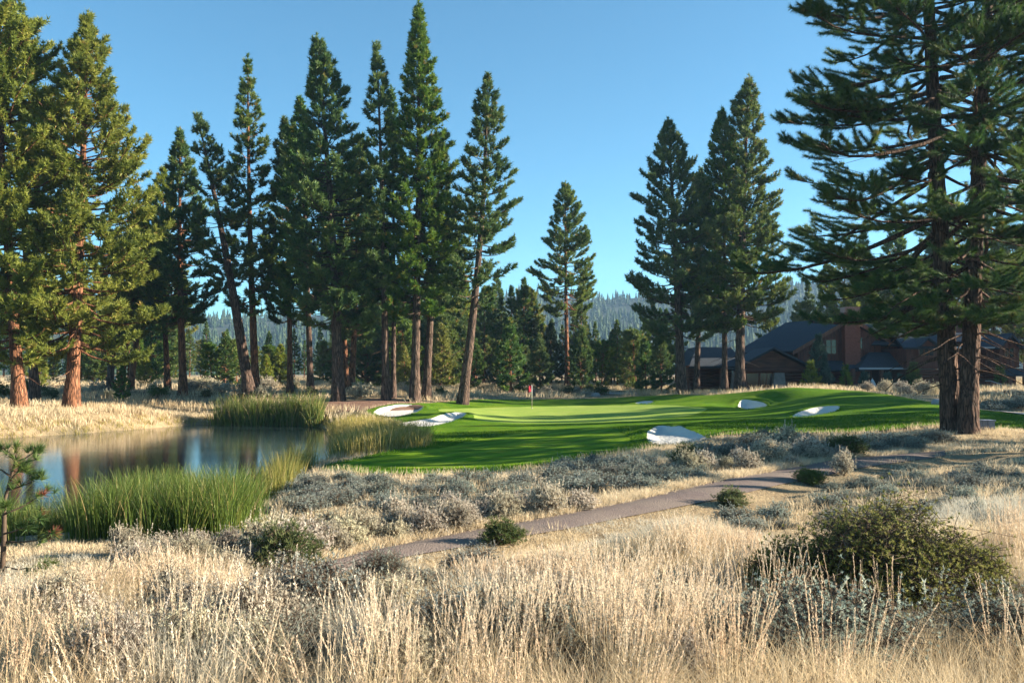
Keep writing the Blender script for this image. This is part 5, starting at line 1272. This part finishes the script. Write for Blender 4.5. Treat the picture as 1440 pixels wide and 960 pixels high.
# --- wooden box by the big pines
p = on_ground(1387, 604, H); z = Hz(p[0], p[1]); s = p[1] / FPX
bo = tag(empty('litter_box', (p[0], p[1], z)), 'blue-grey wooden litter box on the turf edge right beside the big pine pair', 'box')
hw, hh = 8 * s, at(1387, 590, p[1])[2] - z
mb = MB()
for k in range(5): x0 = -hw + k * 2 * hw / 5; mb.box(x0, -hw, 0, x0 + 2 * hw / 5 - .012, hw, hh - .06)
mb.build('body', M['bluebox'], bo)
mb = MB(); mb.box(-hw - .03, -hw - .03, hh - .06, hw + .03, hw + .03, hh); mb.build('lid', M['bluebox'], bo)
# --- slanted crate by the lodge
p = at(1397, 550, 80); z = Hz(p[0], p[1])
bo = tag(empty('storage_bin', (p[0], p[1], z)), 'dark storage bin with a pale slanted lid below the lodge balcony', 'bin')
mb = MB(); mb.prism([(-.45, 0), (.45, 0), (.45, .55), (-.45, .85)], 0, 2, -.4, .4); mb.build('body', M['trim'], bo)
mb = MB(); mb.prism([(-.52, .86), (.52, .53), (.52, .60), (-.52, .93)], 0, 2, -.45, .45); mb.build('lid', M['gutter'], bo)
# --- white cone under the porch
p = at(1227, 548, 83); z = Hz(p[0], p[1])
wc = tag(empty('folded_umbrella', (p[0], p[1], z)), 'white cone-shaped folded umbrella under the lodge porch roof', 'umbrella')
mb = MB(); mb.tube([(0, 0, -.05), (0, 0, 1.35)], [.03, .03], 8); mb.tube([(0, 0, -.05), (0, 0, .08)], [.28, .26], 14); mb.build('stand', M['gutter'], wc)
a = np.arange(20) * 2 * np.pi / 20; rows = [(.28, .38), (.55, .33), (.85, .22), (1.1, .11), (1.26, .02)]; V = [];
for zz, r in rows: V += [(r * (1 + .16 * (k % 2)) * math.cos(t), r * (1 + .16 * (k % 2)) * math.sin(t), zz) for k, t in enumerate(a)]
F = []
for i in range(len(rows) - 1):
    for k in range(20): k2 = (k + 1) % 20; F += [(i * 20 + k, i * 20 + k2, i * 20 + 20 + k2), (i * 20 + k, i * 20 + 20 + k2, i * 20 + 20 + k)]
mb = MB(); mb.add(V, F); mb.build('canopy', M['white'], wc)
# --- rocks
def rock(px, py, d, r, label, mat='rock', seed=1, flat=.7):
    p = at(px, py, d); z = Hz(p[0], p[1]); rnd = np.random.default_rng(seed)
    th = np.linspace(0, np.pi, 12); ph = np.arange(18) * 2 * np.pi / 18; TH, PHh = np.meshgrid(th, ph, indexing='ij')
    D = np.stack([np.sin(TH) * np.cos(PHh), np.sin(TH) * np.sin(PHh), np.cos(TH)], -1)
    rad = r * (.8 + .45 * noise(D[..., 0] * 1.7 + 9 + seed, D[..., 1] * 1.7 + D[..., 2] * 1.3 + 9, seed)); V = D * rad[..., None] * np.array([1.15, .9, flat])
    i, j = np.meshgrid(np.arange(11), np.arange(18), indexing='ij'); j2 = (j + 1) % 18; q = i * 18 + j; q2 = i * 18 + j2
    T = np.concatenate([np.stack([q, q + 18, q2 + 18], -1).reshape(-1, 3), np.stack([q, q2 + 18, q2], -1).reshape(-1, 3)])
    tag(mk('boulder', V, T, M[mat], loc=(p[0], p[1], z + r * flat * .4)), label, 'rock')
rock(1321, 568, 50, .42, 'grey boulder lying at the turf edge just left of the big pine pair', seed=3)
rock(838, 556, 86, .38, 'small dark boulder in the dry strip where the pale cart path begins', seed=5)
# --- white marker box in the far meadow
p = at(160, 545, 92); z = Hz(p[0], p[1]); s = 92 / FPX
mk_ = tag(empty('marker_post', (p[0], p[1], z)), 'small whitish-blue box on a post between the pine trunks near the far lawn', 'marker')
mb = MB(); mb.box(-.06, -.06, 0, .06, .06, .5); mb.build('post', M['bluebox'], mk_)
mb = MB(); mb.box(-.2, -.16, .5, .2, .16, .98); mb.prism([(-.24, .98), (.24, .98), (.18, 1.08), (-.18, 1.08)], 0, 2, -.2, .2); mb.build('box', plain("pale_blue_paint", (.45, .52, .6), .5), mk_)
